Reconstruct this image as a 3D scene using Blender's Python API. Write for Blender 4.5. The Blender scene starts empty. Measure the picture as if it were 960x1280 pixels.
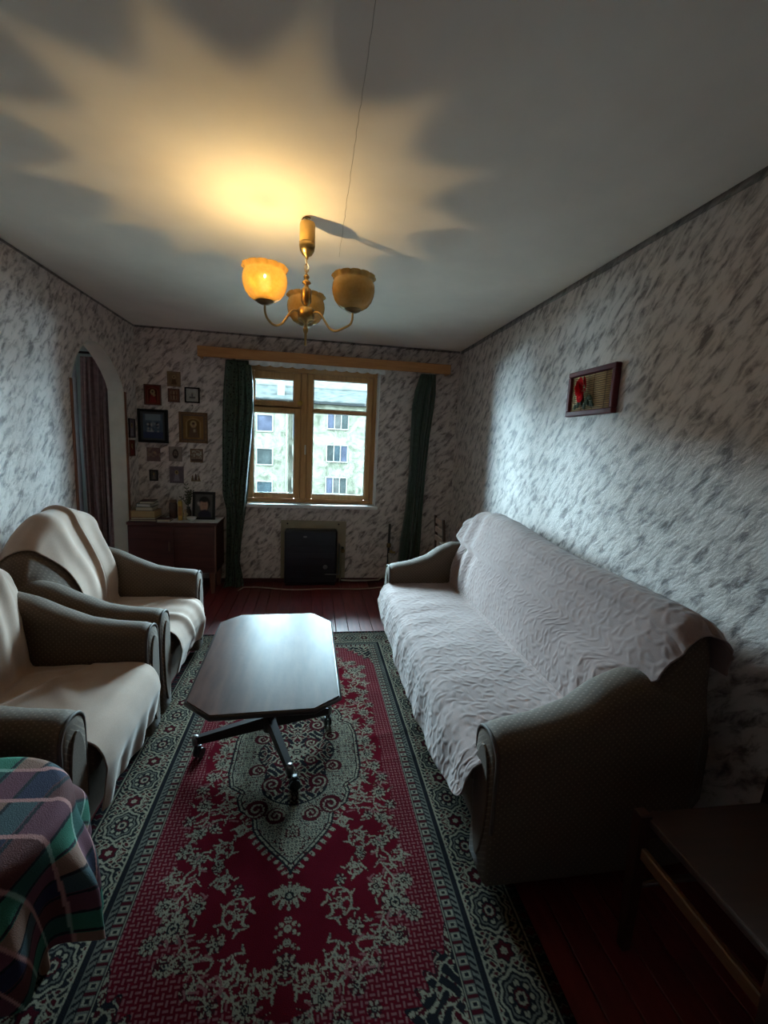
import bpy, bmesh, math, random
import numpy as np
from mathutils import Matrix, Vector
random.seed(7); rng = np.random.default_rng(7)
PI = math.pi
scene = bpy.context.scene
COL = scene.collection

# ------------------------------------------------------------------ camera
F_PX, YAW, PITCH, ROLL, CAMH = 554.97, .1639, -.1505, .0464, 1.4999
fw = np.array([math.sin(YAW)*math.cos(PITCH), math.cos(YAW)*math.cos(PITCH), math.sin(PITCH)])
rt = np.array([math.cos(YAW), -math.sin(YAW), 0.0]); up = np.cross(rt, fw)
r2 = math.cos(ROLL)*rt + math.sin(ROLL)*up; u2 = -math.sin(ROLL)*rt + math.cos(ROLL)*up
cam_d = bpy.data.cameras.new('camera'); cam = bpy.data.objects.new('camera', cam_d); COL.objects.link(cam)
cam.matrix_world = Matrix(((r2[0], u2[0], -fw[0], 0), (r2[1], u2[1], -fw[1], 0), (r2[2], u2[2], -fw[2], CAMH), (0, 0, 0, 1)))
cam_d.sensor_fit = 'HORIZONTAL'; cam_d.sensor_width = 36; cam_d.lens = F_PX/960*36; cam_d.clip_start = .02; cam_d.clip_end = 300
scene.camera = cam

# ------------------------------------------------------------------ world, light, exposure
SKY = 72.0
wd = bpy.data.worlds.new('overcast_sky'); scene.world = wd; wd.use_nodes = True
bg = wd.node_tree.nodes['Background']; bg.inputs[0].default_value = (.62, .82, 1.0, 1); bg.inputs[1].default_value = SKY
vs = scene.view_settings
vs.view_transform = 'Standard'; vs.look = 'None'; vs.gamma = 1; vs.use_curve_mapping = False
vs.exposure = 0.95
scene.cycles.use_denoising = True
scene.cycles.max_bounces = 10; scene.cycles.diffuse_bounces = 6; scene.cycles.transparent_max_bounces = 12
scene.cycles.caustics_reflective = False; scene.cycles.caustics_refractive = False
# room
D = 4.684; WR = 1.514; WL = -1.679; H = 2.5; YF = -1.25
# window opening in the back wall (also a Cycles light portal: it guides sky sampling and emits nothing itself)
OX0, OX1, OZ0, OZ1, REC = -.72, .662, .845, 2.238, .11
pl = bpy.data.lights.new('window_portal', 'AREA'); pl.shape = 'RECTANGLE'; pl.size = OX1-OX0; pl.size_y = OZ1-OZ0
plo = bpy.data.objects.new('window_portal', pl); COL.objects.link(plo); plo.location = ((OX0+OX1)/2, D+.33, (OZ0+OZ1)/2)
plo.rotation_euler = (-PI/2, 0, 0); pl.cycles.is_portal = True

# ------------------------------------------------------------------ material helpers
def new_mat(name):
    m = bpy.data.materials.new(name); m.use_nodes = True
    nt = m.node_tree; return m, nt, nt.nodes['Principled BSDF']
def N(nt, typ, **kw):
    n = nt.nodes.new(typ)
    for k, v in kw.items():
        if k.startswith('i_'):
            key = k[2:]; key = int(key) if key.isdigit() else key.replace('_', ' ')
            n.inputs[key].default_value = v
        else: setattr(n, k, v)
    return n
def L(nt, a, b): nt.links.new(a, b)
def c4(c): return (c[0], c[1], c[2], 1)
def coords(nt, scale=(1, 1, 1), rot=(0, 0, 0), kind='Object'):
    t = N(nt, 'ShaderNodeTexCoord'); mp = N(nt, 'ShaderNodeMapping')
    mp.inputs['Scale'].default_value = scale; mp.inputs['Rotation'].default_value = rot
    L(nt, t.outputs[kind], mp.inputs['Vector']); return mp.outputs[0]
def ramp(nt, fac, stops):
    r = N(nt, 'ShaderNodeValToRGB'); e = r.color_ramp.elements
    while len(e) < len(stops): e.new(.5)
    for k, (p, c) in enumerate(stops): e[k].position = p; e[k].color = c4(c)
    L(nt, fac, r.inputs[0]); return r.outputs[0]
def bump(nt, bsdf, h, strength=.3, dist=.01):
    b = N(nt, 'ShaderNodeBump'); b.inputs['Strength'].default_value = strength; b.inputs['Distance'].default_value = dist
    L(nt, h, b.inputs['Height']); L(nt, b.outputs[0], bsdf.inputs['Normal']); return b
def plain(name, col, rough=.6, metal=0, vary=.12, scale=20, spec=.5, bmp=0, stretch=(1, 1, 1)):
    """a colour with a little procedural mottling"""
    m, nt, b = new_mat(name)
    v = coords(nt, stretch); n = N(nt, 'ShaderNodeTexNoise', i_Scale=scale, i_Detail=4.0); L(nt, v, n.inputs['Vector'])
    lo = [c*(1-vary) for c in col]; hi = [min(1, c*(1+vary)) for c in col]
    L(nt, ramp(nt, n.outputs[0], [(.3, lo), (.7, hi)]), b.inputs['Base Color'])
    b.inputs['Roughness'].default_value = rough; b.inputs['Metallic'].default_value = metal
    b.inputs['Specular IOR Level'].default_value = spec
    if bmp: bump(nt, b, n.outputs[0], bmp, .004)
    return m
def wood(name, c0, c1, rough=.45, scale=6, axis='x', spec=.5):
    m, nt, b = new_mat(name)
    s = {'x': (1, 9, 9), 'y': (9, 1, 9), 'z': (9, 9, 1)}[axis]
    v = coords(nt, s); n = N(nt, 'ShaderNodeTexNoise', i_Scale=scale, i_Detail=6.0, i_Distortion=.6); L(nt, v, n.inputs['Vector'])
    L(nt, ramp(nt, n.outputs[0], [(.3, c0), (.7, c1)]), b.inputs['Base Color'])
    b.inputs['Roughness'].default_value = rough; b.inputs['Specular IOR Level'].default_value = spec
    bump(nt, b, n.outputs[0], .08, .003); return m
def vcol(name, rough=.8, spec=.3, fuzz=0):
    m, nt, b = new_mat(name); a = N(nt, 'ShaderNodeAttribute', attribute_name='Color'); out = a.outputs['Color']
    if fuzz:
        v = coords(nt); n = N(nt, 'ShaderNodeTexNoise', i_Scale=420.0, i_Detail=2.0); L(nt, v, n.inputs['Vector'])
        mx = N(nt, 'ShaderNodeMix', data_type='RGBA', blend_type='MULTIPLY'); mx.inputs[0].default_value = fuzz
        L(nt, out, mx.inputs[6]); L(nt, ramp(nt, n.outputs[0], [(.3, (.55, .55, .55)), (.7, (1, 1, 1))]), mx.inputs[7]); out = mx.outputs[2]
        bump(nt, b, n.outputs[0], .5, .004)
    L(nt, out, b.inputs['Base Color']); b.inputs['Roughness'].default_value = rough; b.inputs['Specular IOR Level'].default_value = spec
    return m

def wallpaper_mat(name, light, mid, dark):
    m, nt, b = new_mat(name)
    t = N(nt, 'ShaderNodeTexCoord')
    # brush strokes leaning up to the right: stretch the noise along a 45 degree axis of the wall's UV (metres)
    mp = N(nt, 'ShaderNodeMapping', vector_type='TEXTURE'); mp.inputs['Rotation'].default_value = (0, 0, math.radians(47)); mp.inputs['Scale'].default_value = (2.5, 1, 1)
    L(nt, t.outputs['UV'], mp.inputs['Vector'])
    n1 = N(nt, 'ShaderNodeTexNoise', i_Scale=25.0, i_Detail=6.0, i_Roughness=.64, i_Distortion=.4); L(nt, mp.outputs[0], n1.inputs['Vector'])
    n2 = N(nt, 'ShaderNodeTexNoise', i_Scale=7.0, i_Detail=3.0); L(nt, t.outputs['UV'], n2.inputs['Vector'])
    ad = N(nt, 'ShaderNodeMath', operation='MULTIPLY_ADD'); ad.inputs[1].default_value = .22; L(nt, n2.outputs[0], ad.inputs[0]); L(nt, n1.outputs[0], ad.inputs[2])
    cr = ramp(nt, ad.outputs[0], [(.455, dark), (.555, mid), (.64, light), (.82, [min(1, c*1.12) for c in light])])
    L(nt, cr, b.inputs['Base Color'])
    n3 = N(nt, 'ShaderNodeTexNoise', i_Scale=70.0, i_Detail=5.0, i_Roughness=.7); L(nt, mp.outputs[0], n3.inputs['Vector'])
    ad2 = N(nt, 'ShaderNodeMath', operation='MULTIPLY_ADD'); ad2.inputs[1].default_value = .5; L(nt, n3.outputs[0], ad2.inputs[0]); L(nt, n1.outputs[0], ad2.inputs[2])
    bump(nt, b, ad2.outputs[0], .55, .012)
    b.inputs['Roughness'].default_value = .5; b.inputs['Specular IOR Level'].default_value = .5
    return m

# ------------------------------------------------------------------ mesh helpers
def link(name, me, mat=None, parent=None, loc=None):
    o = bpy.data.objects.new(name, me); COL.objects.link(o)
    if mat is not None and me is not None and len(me.materials) == 0: me.materials.append(mat)
    if parent is not None: o.parent = parent
    if loc is not None: o.location = loc
    return o
def base_of(parent):
    p = np.zeros(3)
    while parent is not None: p = p + np.array(parent.location); parent = parent.parent
    return p
def mesh_np(name, V, Fc, smooth=True):
    me = bpy.data.meshes.new(name)
    V = np.asarray(V, np.float32).reshape(-1, 3)
    if isinstance(Fc, np.ndarray) and Fc.ndim == 2 and Fc.shape[1] == 4:
        me.vertices.add(len(V)); me.vertices.foreach_set('co', V.ravel())
        n = len(Fc); me.loops.add(n*4); me.loops.foreach_set('vertex_index', Fc.astype(np.int32).ravel())
        me.polygons.add(n); me.polygons.foreach_set('loop_start', np.arange(0, n*4, 4, dtype=np.int32))
        me.polygons.foreach_set('use_smooth', np.full(n, smooth)); me.update(calc_edges=True)
    else:
        me.from_pydata([tuple(map(float, v)) for v in V], [], [tuple(map(int, f)) for f in Fc])
        if smooth: me.polygons.foreach_set('use_smooth', np.ones(len(me.polygons), bool))
    me.validate(); return me
def grid_faces(n, m, wrap=False):
    i = np.arange(n-1)[:, None]; j = np.arange(m if wrap else m-1)[None, :]; j2 = (j+1) % m
    a = i*m+j; b_ = i*m+j2; c = (i+1)*m+j2; d = (i+1)*m+j
    return np.stack([a, b_, c, d], -1).reshape(-1, 4)
def set_uv(me, uv):
    lay = me.uv_layers.new(name='UVMap'); idx = np.zeros(len(me.loops), np.int32); me.loops.foreach_get('vertex_index', idx)
    lay.data.foreach_set('uv', np.asarray(uv, np.float32)[idx].ravel())
def set_col(me, c):
    a = me.color_attributes.new('Color', 'FLOAT_COLOR', 'POINT'); c = np.asarray(c, np.float32).reshape(-1, 3)
    a.data.foreach_set('color', np.concatenate([c, np.ones((len(c), 1), np.float32)], 1).ravel())
def solid(o, t, off=-1):
    md = o.modifiers.new('thickness', 'SOLIDIFY'); md.thickness = t; md.offset = off; return o
class MB:
    """collects shapes (world coordinates) and links them as one mesh object"""
    def __init__(s): s.bm = bmesh.new()
    def box(s, x0, x1, y0, y1, z0, z1, bev=0, seg=1, rot=None):
        c = Vector(((x0+x1)/2, (y0+y1)/2, (z0+z1)/2))
        r = bmesh.ops.create_cube(s.bm, size=1); vs_ = r['verts']
        for v in vs_: v.co = Vector((v.co.x*(x1-x0), v.co.y*(y1-y0), v.co.z*(z1-z0)))
        if bev:
            es = {e for v in vs_ for e in v.link_edges}
            g = bmesh.ops.bevel(s.bm, geom=list(es), offset=bev, segments=seg, affect='EDGES', profile=.5)
            vs_ = list({v for f in g['faces'] for v in f.verts} | {v for v in vs_ if v.is_valid})
        for v in vs_:
            if rot is not None: v.co = rot @ v.co
            v.co += c
        return s
    def prism(s, pts, z0, z1, ax='z', bev=0):
        def P(p, h): return {'z': (p[0], p[1], h), 'y': (p[0], h, p[1]), 'x': (h, p[0], p[1])}[ax]
        a = [s.bm.verts.new(P(p, z0)) for p in pts]; b_ = [s.bm.verts.new(P(p, z1)) for p in pts]; n = len(pts)
        fs = [s.bm.faces.new(a[::-1]), s.bm.faces.new(b_)]
        for i in range(n): fs.append(s.bm.faces.new((a[i], a[(i+1) % n], b_[(i+1) % n], b_[i])))
        bmesh.ops.recalc_face_normals(s.bm, faces=fs)
        if bev: bmesh.ops.bevel(s.bm, geom=[e for f in fs[:2] for e in f.edges], offset=bev, segments=2, affect='EDGES', profile=.5)
        return s
    def tube(s, pts, r, n=8, caps=True, closed=False):
        pts = [Vector(p) for p in pts]; K = len(pts); rs = r if isinstance(r, (list, tuple)) else [r]*K
        rings = []; ref = None
        for k in range(K):
            if closed: t = pts[(k+1) % K]-pts[k-1]
            else: t = pts[min(k+1, K-1)]-pts[max(k-1, 0)]
            t.normalize()
            if ref is None: ref = Vector((0, 0, 1)) if abs(t.z) < .9 else Vector((1, 0, 0))
            a = t.cross(ref).normalized(); b_ = t.cross(a).normalized(); ref = -(b_.cross(t).cross(t)).normalized() if False else ref
            if abs(t.dot(ref)) > .97: ref = a.copy(); a = t.cross(ref).normalized(); b_ = t.cross(a).normalized()
            rings.append([s.bm.verts.new(pts[k]+rs[k]*(math.cos(2*PI*q/n)*a+math.sin(2*PI*q/n)*b_)) for q in range(n)])
        for k in range(K if closed else K-1):
            A, B = rings[k], rings[(k+1) % K]
            for q in range(n): 
                f = s.bm.faces.new((A[q], A[(q+1) % n], B[(q+1) % n], B[q])); f.smooth = True
        if caps and not closed: s.bm.faces.new(rings[0][::-1]); s.bm.faces.new(rings[-1])
        return s
    def lathe(s, prof, c=(0, 0, 0), n=24, axis='z', cap=True):
        rings = []
        for (r, h) in prof:
            ring = []
            for q in range(n):
                a = 2*PI*q/n; x, y = r*math.cos(a), r*math.sin(a)
                p = {'z': (x, y, h), 'y': (x, h, y), 'x': (h, x, y)}[axis]
                ring.append(s.bm.verts.new((p[0]+c[0], p[1]+c[1], p[2]+c[2])))
            rings.append(ring)
        for A, B in zip(rings, rings[1:]):
            for q in range(n):
                f = s.bm.faces.new((A[q], A[(q+1) % n], B[(q+1) % n], B[q])); f.smooth = True
        if cap: s.bm.faces.new(rings[0][::-1]); s.bm.faces.new(rings[-1])
        return s
    def ball(s, c, r, sc=(1, 1, 1), sub=2):
        g = bmesh.ops.create_icosphere(s.bm, subdivisions=sub, radius=r)
        for v in g['verts']: v.co = Vector((v.co.x*sc[0]+c[0], v.co.y*sc[1]+c[1], v.co.z*sc[2]+c[2]))
        for f in {f for v in g['verts'] for f in v.link_faces}: f.smooth = True
        return s
    def build(s, name, mat, parent=None, smooth=False):
        b0 = base_of(parent)
        if parent is not None:
            for v in s.bm.verts: v.co -= Vector(b0)
        bmesh.ops.recalc_face_normals(s.bm, faces=s.bm.faces)
        me = bpy.data.meshes.new(name); s.bm.to_mesh(me); s.bm.free()
        if smooth: me.polygons.foreach_set('use_smooth', np.ones(len(me.polygons), bool))
        return link(name, me, mat, parent)
def grid_obj(name, P, mat, parent=None, wrap=False, uv=None, col=None, flip=False):
    n, m = P.shape[:2]; Fc = grid_faces(n, m, wrap)
    if flip: Fc = Fc[:, ::-1]
    me = mesh_np(name, P.reshape(-1, 3)-base_of(parent), Fc)
    if uv is not None: set_uv(me, uv.reshape(-1, 2))
    if col is not None: set_col(me, col)
    return link(name, me, mat, parent)
def loft(name, rings, mat, parent=None):
    R = np.asarray(rings, float); n, m = R.shape[:2]
    Fc = [tuple(f) for f in grid_faces(n, m, True)] + [tuple(range(m))[::-1], tuple((n-1)*m+k for k in range(m))]
    me = mesh_np(name, R.reshape(-1, 3)-base_of(parent), Fc)
    bm = bmesh.new(); bm.from_mesh(me); bmesh.ops.recalc_face_normals(bm, faces=bm.faces); bm.to_mesh(me); bm.free()
    return link(name, me, mat, parent)
def tag(o, label=None, cat=None, group=None, kind=None):
    for k, v in (('label', label), ('category', cat), ('group', group), ('kind', kind)):
        if v: o[k] = v
    return o
def thing(name, loc, label, cat, group=None):
    o = bpy.data.objects.new(name, None); COL.objects.link(o); o.location = loc; o.empty_display_size = .05
    return tag(o, label, cat, group)
def struct(o): o['kind'] = 'structure'; return o
def ss(a, b, x):
    t = np.clip((np.asarray(x, float)-a)/(b-a), 0, 1); return t*t*(3-2*t)
# smooth value noise on numpy arrays
_NT = rng.random((64, 64))
def vnoise(x, y):
    x = np.asarray(x, float); y = np.asarray(y, float); xi = np.floor(x).astype(int); yi = np.floor(y).astype(int)
    fx = x-xi; fy = y-yi; fx = fx*fx*(3-2*fx); fy = fy*fy*(3-2*fy)
    g = lambda i, j: _NT[i % 64, j % 64]
    return (g(xi, yi)*(1-fx)+g(xi+1, yi)*fx)*(1-fy)+(g(xi, yi+1)*(1-fx)+g(xi+1, yi+1)*fx)*fy

# ------------------------------------------------------------------ materials
WP = wallpaper_mat('embossed_wallpaper', (.66, .58, .545), (.445, .375, .35), (.17, .135, .13))
m_ceil = plain('ceiling_whitewash', (.88, .83, .76), .85, vary=.05, scale=3, bmp=.1)
m_plank = None
def mk_plank():
    m, nt, b = new_mat('red_floor_paint')
    v = coords(nt, (9, 1, 1)); n = N(nt, 'ShaderNodeTexNoise', i_Scale=5.0, i_Detail=5.0); L(nt, v, n.inputs['Vector'])
    oi = N(nt, 'ShaderNodeObjectInfo'); hs = N(nt, 'ShaderNodeHueSaturation'); 
    mr = N(nt, 'ShaderNodeMapRange'); mr.inputs[3].default_value = .8; mr.inputs[4].default_value = 1.2
    L(nt, oi.outputs['Random'], mr.inputs[0]); L(nt, mr.outputs[0], hs.inputs['Value'])
    L(nt, ramp(nt, n.outputs[0], [(.3, (.11, .011, .013)), (.7, (.17, .022, .023))]), hs.inputs['Color']); L(nt, hs.outputs[0], b.inputs['Base Color'])
    b.inputs['Roughness'].default_value = .42; bump(nt, b, n.outputs[0], .15, .003); return m
m_plank = mk_plank()
m_pine = wood('varnished_pine', (.40, .20, .075), (.55, .30, .12), .35, 5, 'z')
m_pinex = wood('varnished_pine_rail', (.40, .20, .075), (.55, .30, .12), .35, 5, 'x')
m_cornice = wood('cornice_wood', (.40, .17, .055), (.52, .24, .085), .5, 4, 'x')
m_white = plain('white_paint', (.75, .75, .73), .5, vary=.05)
m_cream = plain('cream_lining_paint', (.56, .53, .46), .6, vary=.08, scale=8)
m_edgewood = wood('reddish_trim_wood', (.17, .06, .03), (.26, .10, .05), .5, 5, 'z')
m_brass = plain('aged_brass', (.42, .29, .12), .32, 1.0, .15, 40)
m_brassdark = plain('dark_brass', (.22, .15, .07), .4, 1.0, .2, 40)
m_black = plain('black_plastic', (.012, .012, .013), .4)
m_dark_metal = plain('dark_brown_metal', (.018, .010, .010), .45, 0, spec=.2)
m_chrome = plain('dull_chrome', (.22, .22, .22), .4, 1)

def mk_uphol():
    m, nt, b = new_mat('dotted_brown_upholstery')
    t = N(nt, 'ShaderNodeTexCoord'); sp = N(nt, 'ShaderNodeSeparateXYZ'); L(nt, t.outputs['Object'], sp.inputs[0])
    def mth(op, a, b_=None, c=None):
        q = N(nt, 'ShaderNodeMath', operation=op)
        for k, w in enumerate((a, b_, c)):
            if w is None: continue
            if hasattr(w, 'links'): L(nt, w, q.inputs[k])
            else: q.inputs[k].default_value = w
        return q.outputs[0]
    yz = mth('ADD', sp.outputs[1], sp.outputs[2])
    K = 2*PI/.024
    a1 = mth('COSINE', mth('MULTIPLY', mth('ADD', sp.outputs[0], yz), K)); a2 = mth('COSINE', mth('MULTIPLY', mth('SUBTRACT', sp.outputs[0], yz), K))
    d = mth('MULTIPLY', mth('ADD', a1, a2), .5)
    dots = ramp(nt, d, [(.55, (0, 0, 0)), (.8, (1, 1, 1))])
    n = N(nt, 'ShaderNodeTexNoise', i_Scale=160.0, i_Detail=3.0); L(nt, t.outputs['Object'], n.inputs['Vector'])
    basec = ramp(nt, n.outputs[0], [(.3, (.064, .037, .021)), (.7, (.098, .059, .035))])
    mx = N(nt, 'ShaderNodeMix', data_type='RGBA'); L(nt, dots, mx.inputs[0]); L(nt, basec, mx.inputs[6]); mx.inputs[7].default_value = (.145, .098, .064, 1)
    L(nt, mx.outputs[2], b.inputs['Base Color']); b.inputs['Roughness'].default_value = .8
    b.inputs['Sheen Weight'].default_value = .05; b.inputs['Sheen Roughness'].default_value = .4
    bump(nt, b, n.outputs[0], .15, .002); return m
m_uphol = mk_uphol()
m_piping = plain('brown_piping', (.07, .048, .038), .7)
m_throw = None
def mk_fabric(name, c0, c1, sc=300, sheen=.25):
    m, nt, b = new_mat(name); v = coords(nt)
    n = N(nt, 'ShaderNodeTexNoise', i_Scale=float(sc), i_Detail=3.0); L(nt, v, n.inputs['Vector'])
    n2 = N(nt, 'ShaderNodeTexNoise', i_Scale=6.0, i_Detail=3.0); L(nt, v, n2.inputs['Vector'])
    ad = N(nt, 'ShaderNodeMath', operation='ADD'); L(nt, n.outputs[0], ad.inputs[0]); L(nt, n2.outputs[0], ad.inputs[1])
    L(nt, ramp(nt, ad.outputs[0], [(.35, c0), (.65, c1)]), b.inputs['Base Color']) if False else None
    hf = N(nt, 'ShaderNodeMath', operation='MULTIPLY'); hf.inputs[1].default_value = .5; L(nt, ad.outputs[0], hf.inputs[0])
    L(nt, ramp(nt, hf.outputs[0], [(.38, c0), (.62, c1)]), b.inputs['Base Color'])
    b.inputs['Roughness'].default_value = .85; b.inputs['Sheen Weight'].default_value = sheen; b.inputs['Specular IOR Level'].default_value = .2
    bump(nt, b, n.outputs[0], .2, .002); return m
m_throw = mk_fabric('beige_throw_cloth', (.325, .222, .170), (.40, .278, .215))
m_quilt = mk_fabric('dusty_pink_quilting', (.235, .162, .148), (.29, .20, .182))
m_rug = vcol('woven_rug_pile', 1, 0, .5)
m_print = vcol('printed_picture', .7, .08)
m_plaid = vcol('plaid_cotton', .85, .2, .35)

# ------------------------------------------------------------------ room shell
def wall_quad(name, pts, uvs, mat, thick, direction):
    """pts: outline polygon (may contain a hole via bridging) extruded outward by thick"""
    pass
def add_panel(V, Fc, UV, P, uv):
    k = len(V); V.extend(P); UV.extend(uv); Fc.append(tuple(range(k, k+len(P))))
def wall_from_polys(name, polys, to3d, n_out, thick, mat):
    """polys in (u,z) metres on the wall's inner face; each becomes a slab piece of one mesh"""
    V, Fc, UV = [], [], []
    for poly in polys:
        k = len(V); m = len(poly)
        for p in poly: V.append(to3d(*p)); UV.append(p)
        for p in poly: q = np.array(to3d(*p))+np.array(n_out)*thick; V.append(tuple(q)); UV.append(p)
        Fc.append(tuple(range(k, k+m))); Fc.append(tuple(range(k+2*m-1, k+m-1, -1)))
        for i in range(m): j = (i+1) % m; Fc.append((k+i, k+m+i, k+m+j, k+j))
    me = mesh_np(name, V, Fc, smooth=False); set_uv(me, np.array(UV))
    bm = bmesh.new(); bm.from_mesh(me); bmesh.ops.recalc_face_normals(bm, faces=bm.faces); bm.to_mesh(me); bm.free()
    return struct(link(name, me, mat))
# back wall: u runs left to right
BX0, BX1 = WL-.15, WR+.2
tb = lambda u, z: (u, D, z)
wall_from_polys('wall_back', [[(BX0, -.1), (OX0, -.1), (OX0, H+.1), (BX0, H+.1)], [(OX1, -.1), (BX1, -.1), (BX1, H+.1), (OX1, H+.1)],
                              [(OX0, -.1), (OX1, -.1), (OX1, OZ0), (OX0, OZ0)], [(OX0, OZ1), (OX1, OZ1), (OX1, H+.1), (OX0, H+.1)]], tb, (0, 1, 0), .35, WP)
# right wall seen from inside: u runs from the window towards the viewer
wall_from_polys('wall_right', [[(0, -.1), (D-YF, -.1), (D-YF, H+.1), (0, H+.1)]], lambda u, z: (WR, D-u, z), (1, 0, 0), .2, WP)
# left wall with pointed arch: u runs towards the window
AP = [(3.513, 1.862), (3.545, 1.94), (3.60, 2.03), (3.68, 2.11), (3.773, 2.168), (3.88, 2.185), (3.99, 2.178), (4.09, 2.14), (4.18, 2.09), (4.28, 2.02), (4.36, 1.94), (4.401, 1.864)]
A0, A1 = AP[0][0], AP[-1][0]
polys = [[(YF, -.1), (A0, -.1), (A0, H+.1), (YF, H+.1)], [(A1, -.1), (D, -.1), (D, H+.1), (A1, H+.1)]]
for (p, q) in zip(AP, AP[1:]): polys.append([p, q, (q[0], H+.1), (p[0], H+.1)])
polys[0] = [(YF, -.1), (A0, -.1), AP[0], (A0, H+.1), (YF, H+.1)]; polys[1] = [(A1, -.1), (D, -.1), (D, H+.1), (A1, H+.1), AP[-1]]
WTH = .125
wall_from_polys('wall_left', polys, lambda u, z: (WL, u, z), (-1, 0, 0), WTH, WP)
wall_from_polys('wall_front', [[(WL-.3, -.1), (WR+.2, -.1), (WR+.2, H+.1), (WL-.3, H+.1)]], lambda u, z: (-u if False else u, YF, z), (0, -1, 0), .2, WP)
struct(MB().box(-4.8, WR+.2, YF-.2, D+.35, H, H+.14).build('ceiling', m_ceil))
fl = struct(MB().box(-4.8, WR+.2, YF-.2, D+.35, -.14, -.022).build('floor', plain('subfloor', (.03, .01, .01), .8)))
# floor boards: one piece each
pw = .1004; npl = int(round((WR-WL)/pw)); pw = (WR-WL)/npl
pm = MB().box(-pw/2+.0012, pw/2-.0012, YF, D, -.022, 0, .003).build('plank', m_plank, fl)
pm.location = (WL+pw/2, 0, 0)
for k in range(1, npl):
    o = pm.copy(); COL.objects.link(o); o.parent = fl; o.location = (WL+pw/2+k*pw, 0, -random.random()*.0012)
hf_ = MB().box(-4.6, WL, YF, D, -.022, 0).build('next_room_boards', m_plank, fl)
# the next room behind the arch: an unseen window, added on the same facade, lights it
m_hall = plain('grey_green_wall_paint', (.40, .45, .43), .6, vary=.08, scale=5)
NX0 = -4.6; QX0, QX1, QZ0, QZ1 = -4.05, -2.75, .85, 2.2
struct(MB().box(NX0-.15, NX0, YF, D+.35, -.02, H).build('wall_next_left', m_hall))
nb_ = MB()
for a, b_, c, d in ((NX0, QX0, 0, H), (QX1, WL-WTH, 0, H), (QX0, QX1, 0, QZ0), (QX0, QX1, QZ1, H)): nb_.box(a, b_, D, D+.35, c, d)
struct(nb_.build('wall_next_back', m_hall))
struct(MB().box(NX0, WL-WTH, YF-.15, YF, -.02, H).build('wall_next_front', m_hall))
struct(MB().box(WL-WTH-.012, WL-WTH-.001, YF, A0-.03, 0, H).box(WL-WTH-.012, WL-WTH-.001, A1+.03, D, 0, H).build('wall_next_right', m_hall))
W2 = bpy.data.objects.new('window_2_unseen', None); COL.objects.link(W2); W2.location = ((QX0+QX1)/2, D+.11, QZ0); struct(W2)
f2 = MB()
for a, b_, c, d in ((QX0, QX0+.08, QZ0, QZ1), (QX1-.08, QX1, QZ0, QZ1), (QX0+.08, QX1-.08, QZ0, QZ0+.08), (QX0+.08, QX1-.08, QZ1-.08, QZ1), ((QX0+QX1)/2-.06, (QX0+QX1)/2+.06, QZ0+.08, QZ1-.08)): f2.box(a, b_, D+.11, D+.19, c, d, .004)
f2o = f2.build('window_frame', m_pine, W2)
pl2 = bpy.data.lights.new('window_portal', 'AREA'); pl2.shape = 'RECTANGLE'; pl2.size = QX1-QX0; pl2.size_y = QZ1-QZ0; pl2.cycles.is_portal = True
plo2 = bpy.data.objects.new('window_portal', pl2); COL.objects.link(plo2); plo2.location = ((QX0+QX1)/2, D+.33, (QZ0+QZ1)/2); plo2.rotation_euler = (-PI/2, 0, 0)
# arch lining and its wooden edge
def arch_strip(name, mat, x0, x1, grow, thick):
    path = [(A0, 0)]+AP+[(A1, 0)]
    pts = np.array(path); mb = MB(); 
    cen = np.array([(A0+A1)/2, 1.5]); nrm = []
    for i in range(len(pts)):
        t = pts[min(i+1, len(pts)-1)]-pts[max(i-1, 0)]; n = np.array([-t[1], t[0]]); n /= np.linalg.norm(n); nrm.append(-n if False else n)
    nrm = np.array(nrm); nrm[0] = (-1, 0); nrm[-1] = (1, 0); 
    inner = pts+nrm*grow; outer = pts+nrm*(grow+thick)
    rings = [[(x0, *inner[i]), (x1, *inner[i]), (x1, *outer[i]), (x0, *outer[i])] for i in range(len(pts))]
    return struct(loft(name, rings, mat))
lin = arch_strip('trim_1', m_cream, WL-WTH-.004, WL+.002, -.008, .007)
lin.data.polygons.foreach_set('use_smooth', np.zeros(len(lin.data.polygons), bool))
for k, (y0, y1) in enumerate(((A0-.022, A0-.001), (A1+.001, A1+.03))):
    struct(MB().box(WL-.002, WL+.012, y0, y1, 0, 1.86, .003).build('trim_%d' % (2+k), m_edgewood))
# wallpaper border strips along the ceiling, baseboards
m_border = wallpaper_mat('wallpaper_border', (.23, .20, .19), (.13, .11, .105), (.04, .035, .035))
def border(name, to3d, u0, u1, out, hh=.016):
    V, Fc, UV = [], [], []; n = 40
    us = np.linspace(u0, u1, n)
    for k, u in enumerate(us):
        zb = H-hh-.4*hh*vnoise(u*5, 3.3); lift = .002+.006*vnoise(u*3, 9.1)
        for z, d in ((H, .0015), (zb, lift)):
            V.append(np.array(to3d(u, z))+np.array(out)*d); UV.append((u, z))
    o = link(name, mesh_np(name, V, grid_faces(n, 2)), m_border); set_uv(o.data, np.array(UV)); solid(o, .001, 0); return struct(o)
border('trim_4', lambda u, z: (WR, D-u, z), .02, D-YF, (-1, 0, 0), .032)
border('trim_5', lambda u, z: (WL, u, z), YF, D, (1, 0, 0))
border('trim_6', lambda u, z: (u, D, z), WL+.01, WR-.01, (0, -1, 0))
m_base = plain('baseboard_paint', (.06, .012, .012), .45)
struct(MB().box(WL, WR, D-.014, D, 0, .045, .003).build('baseboard_back', m_base))
struct(MB().box(WR-.014, WR, YF, D-.014, 0, .045, .003).build('baseboard_right', m_base))
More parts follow.
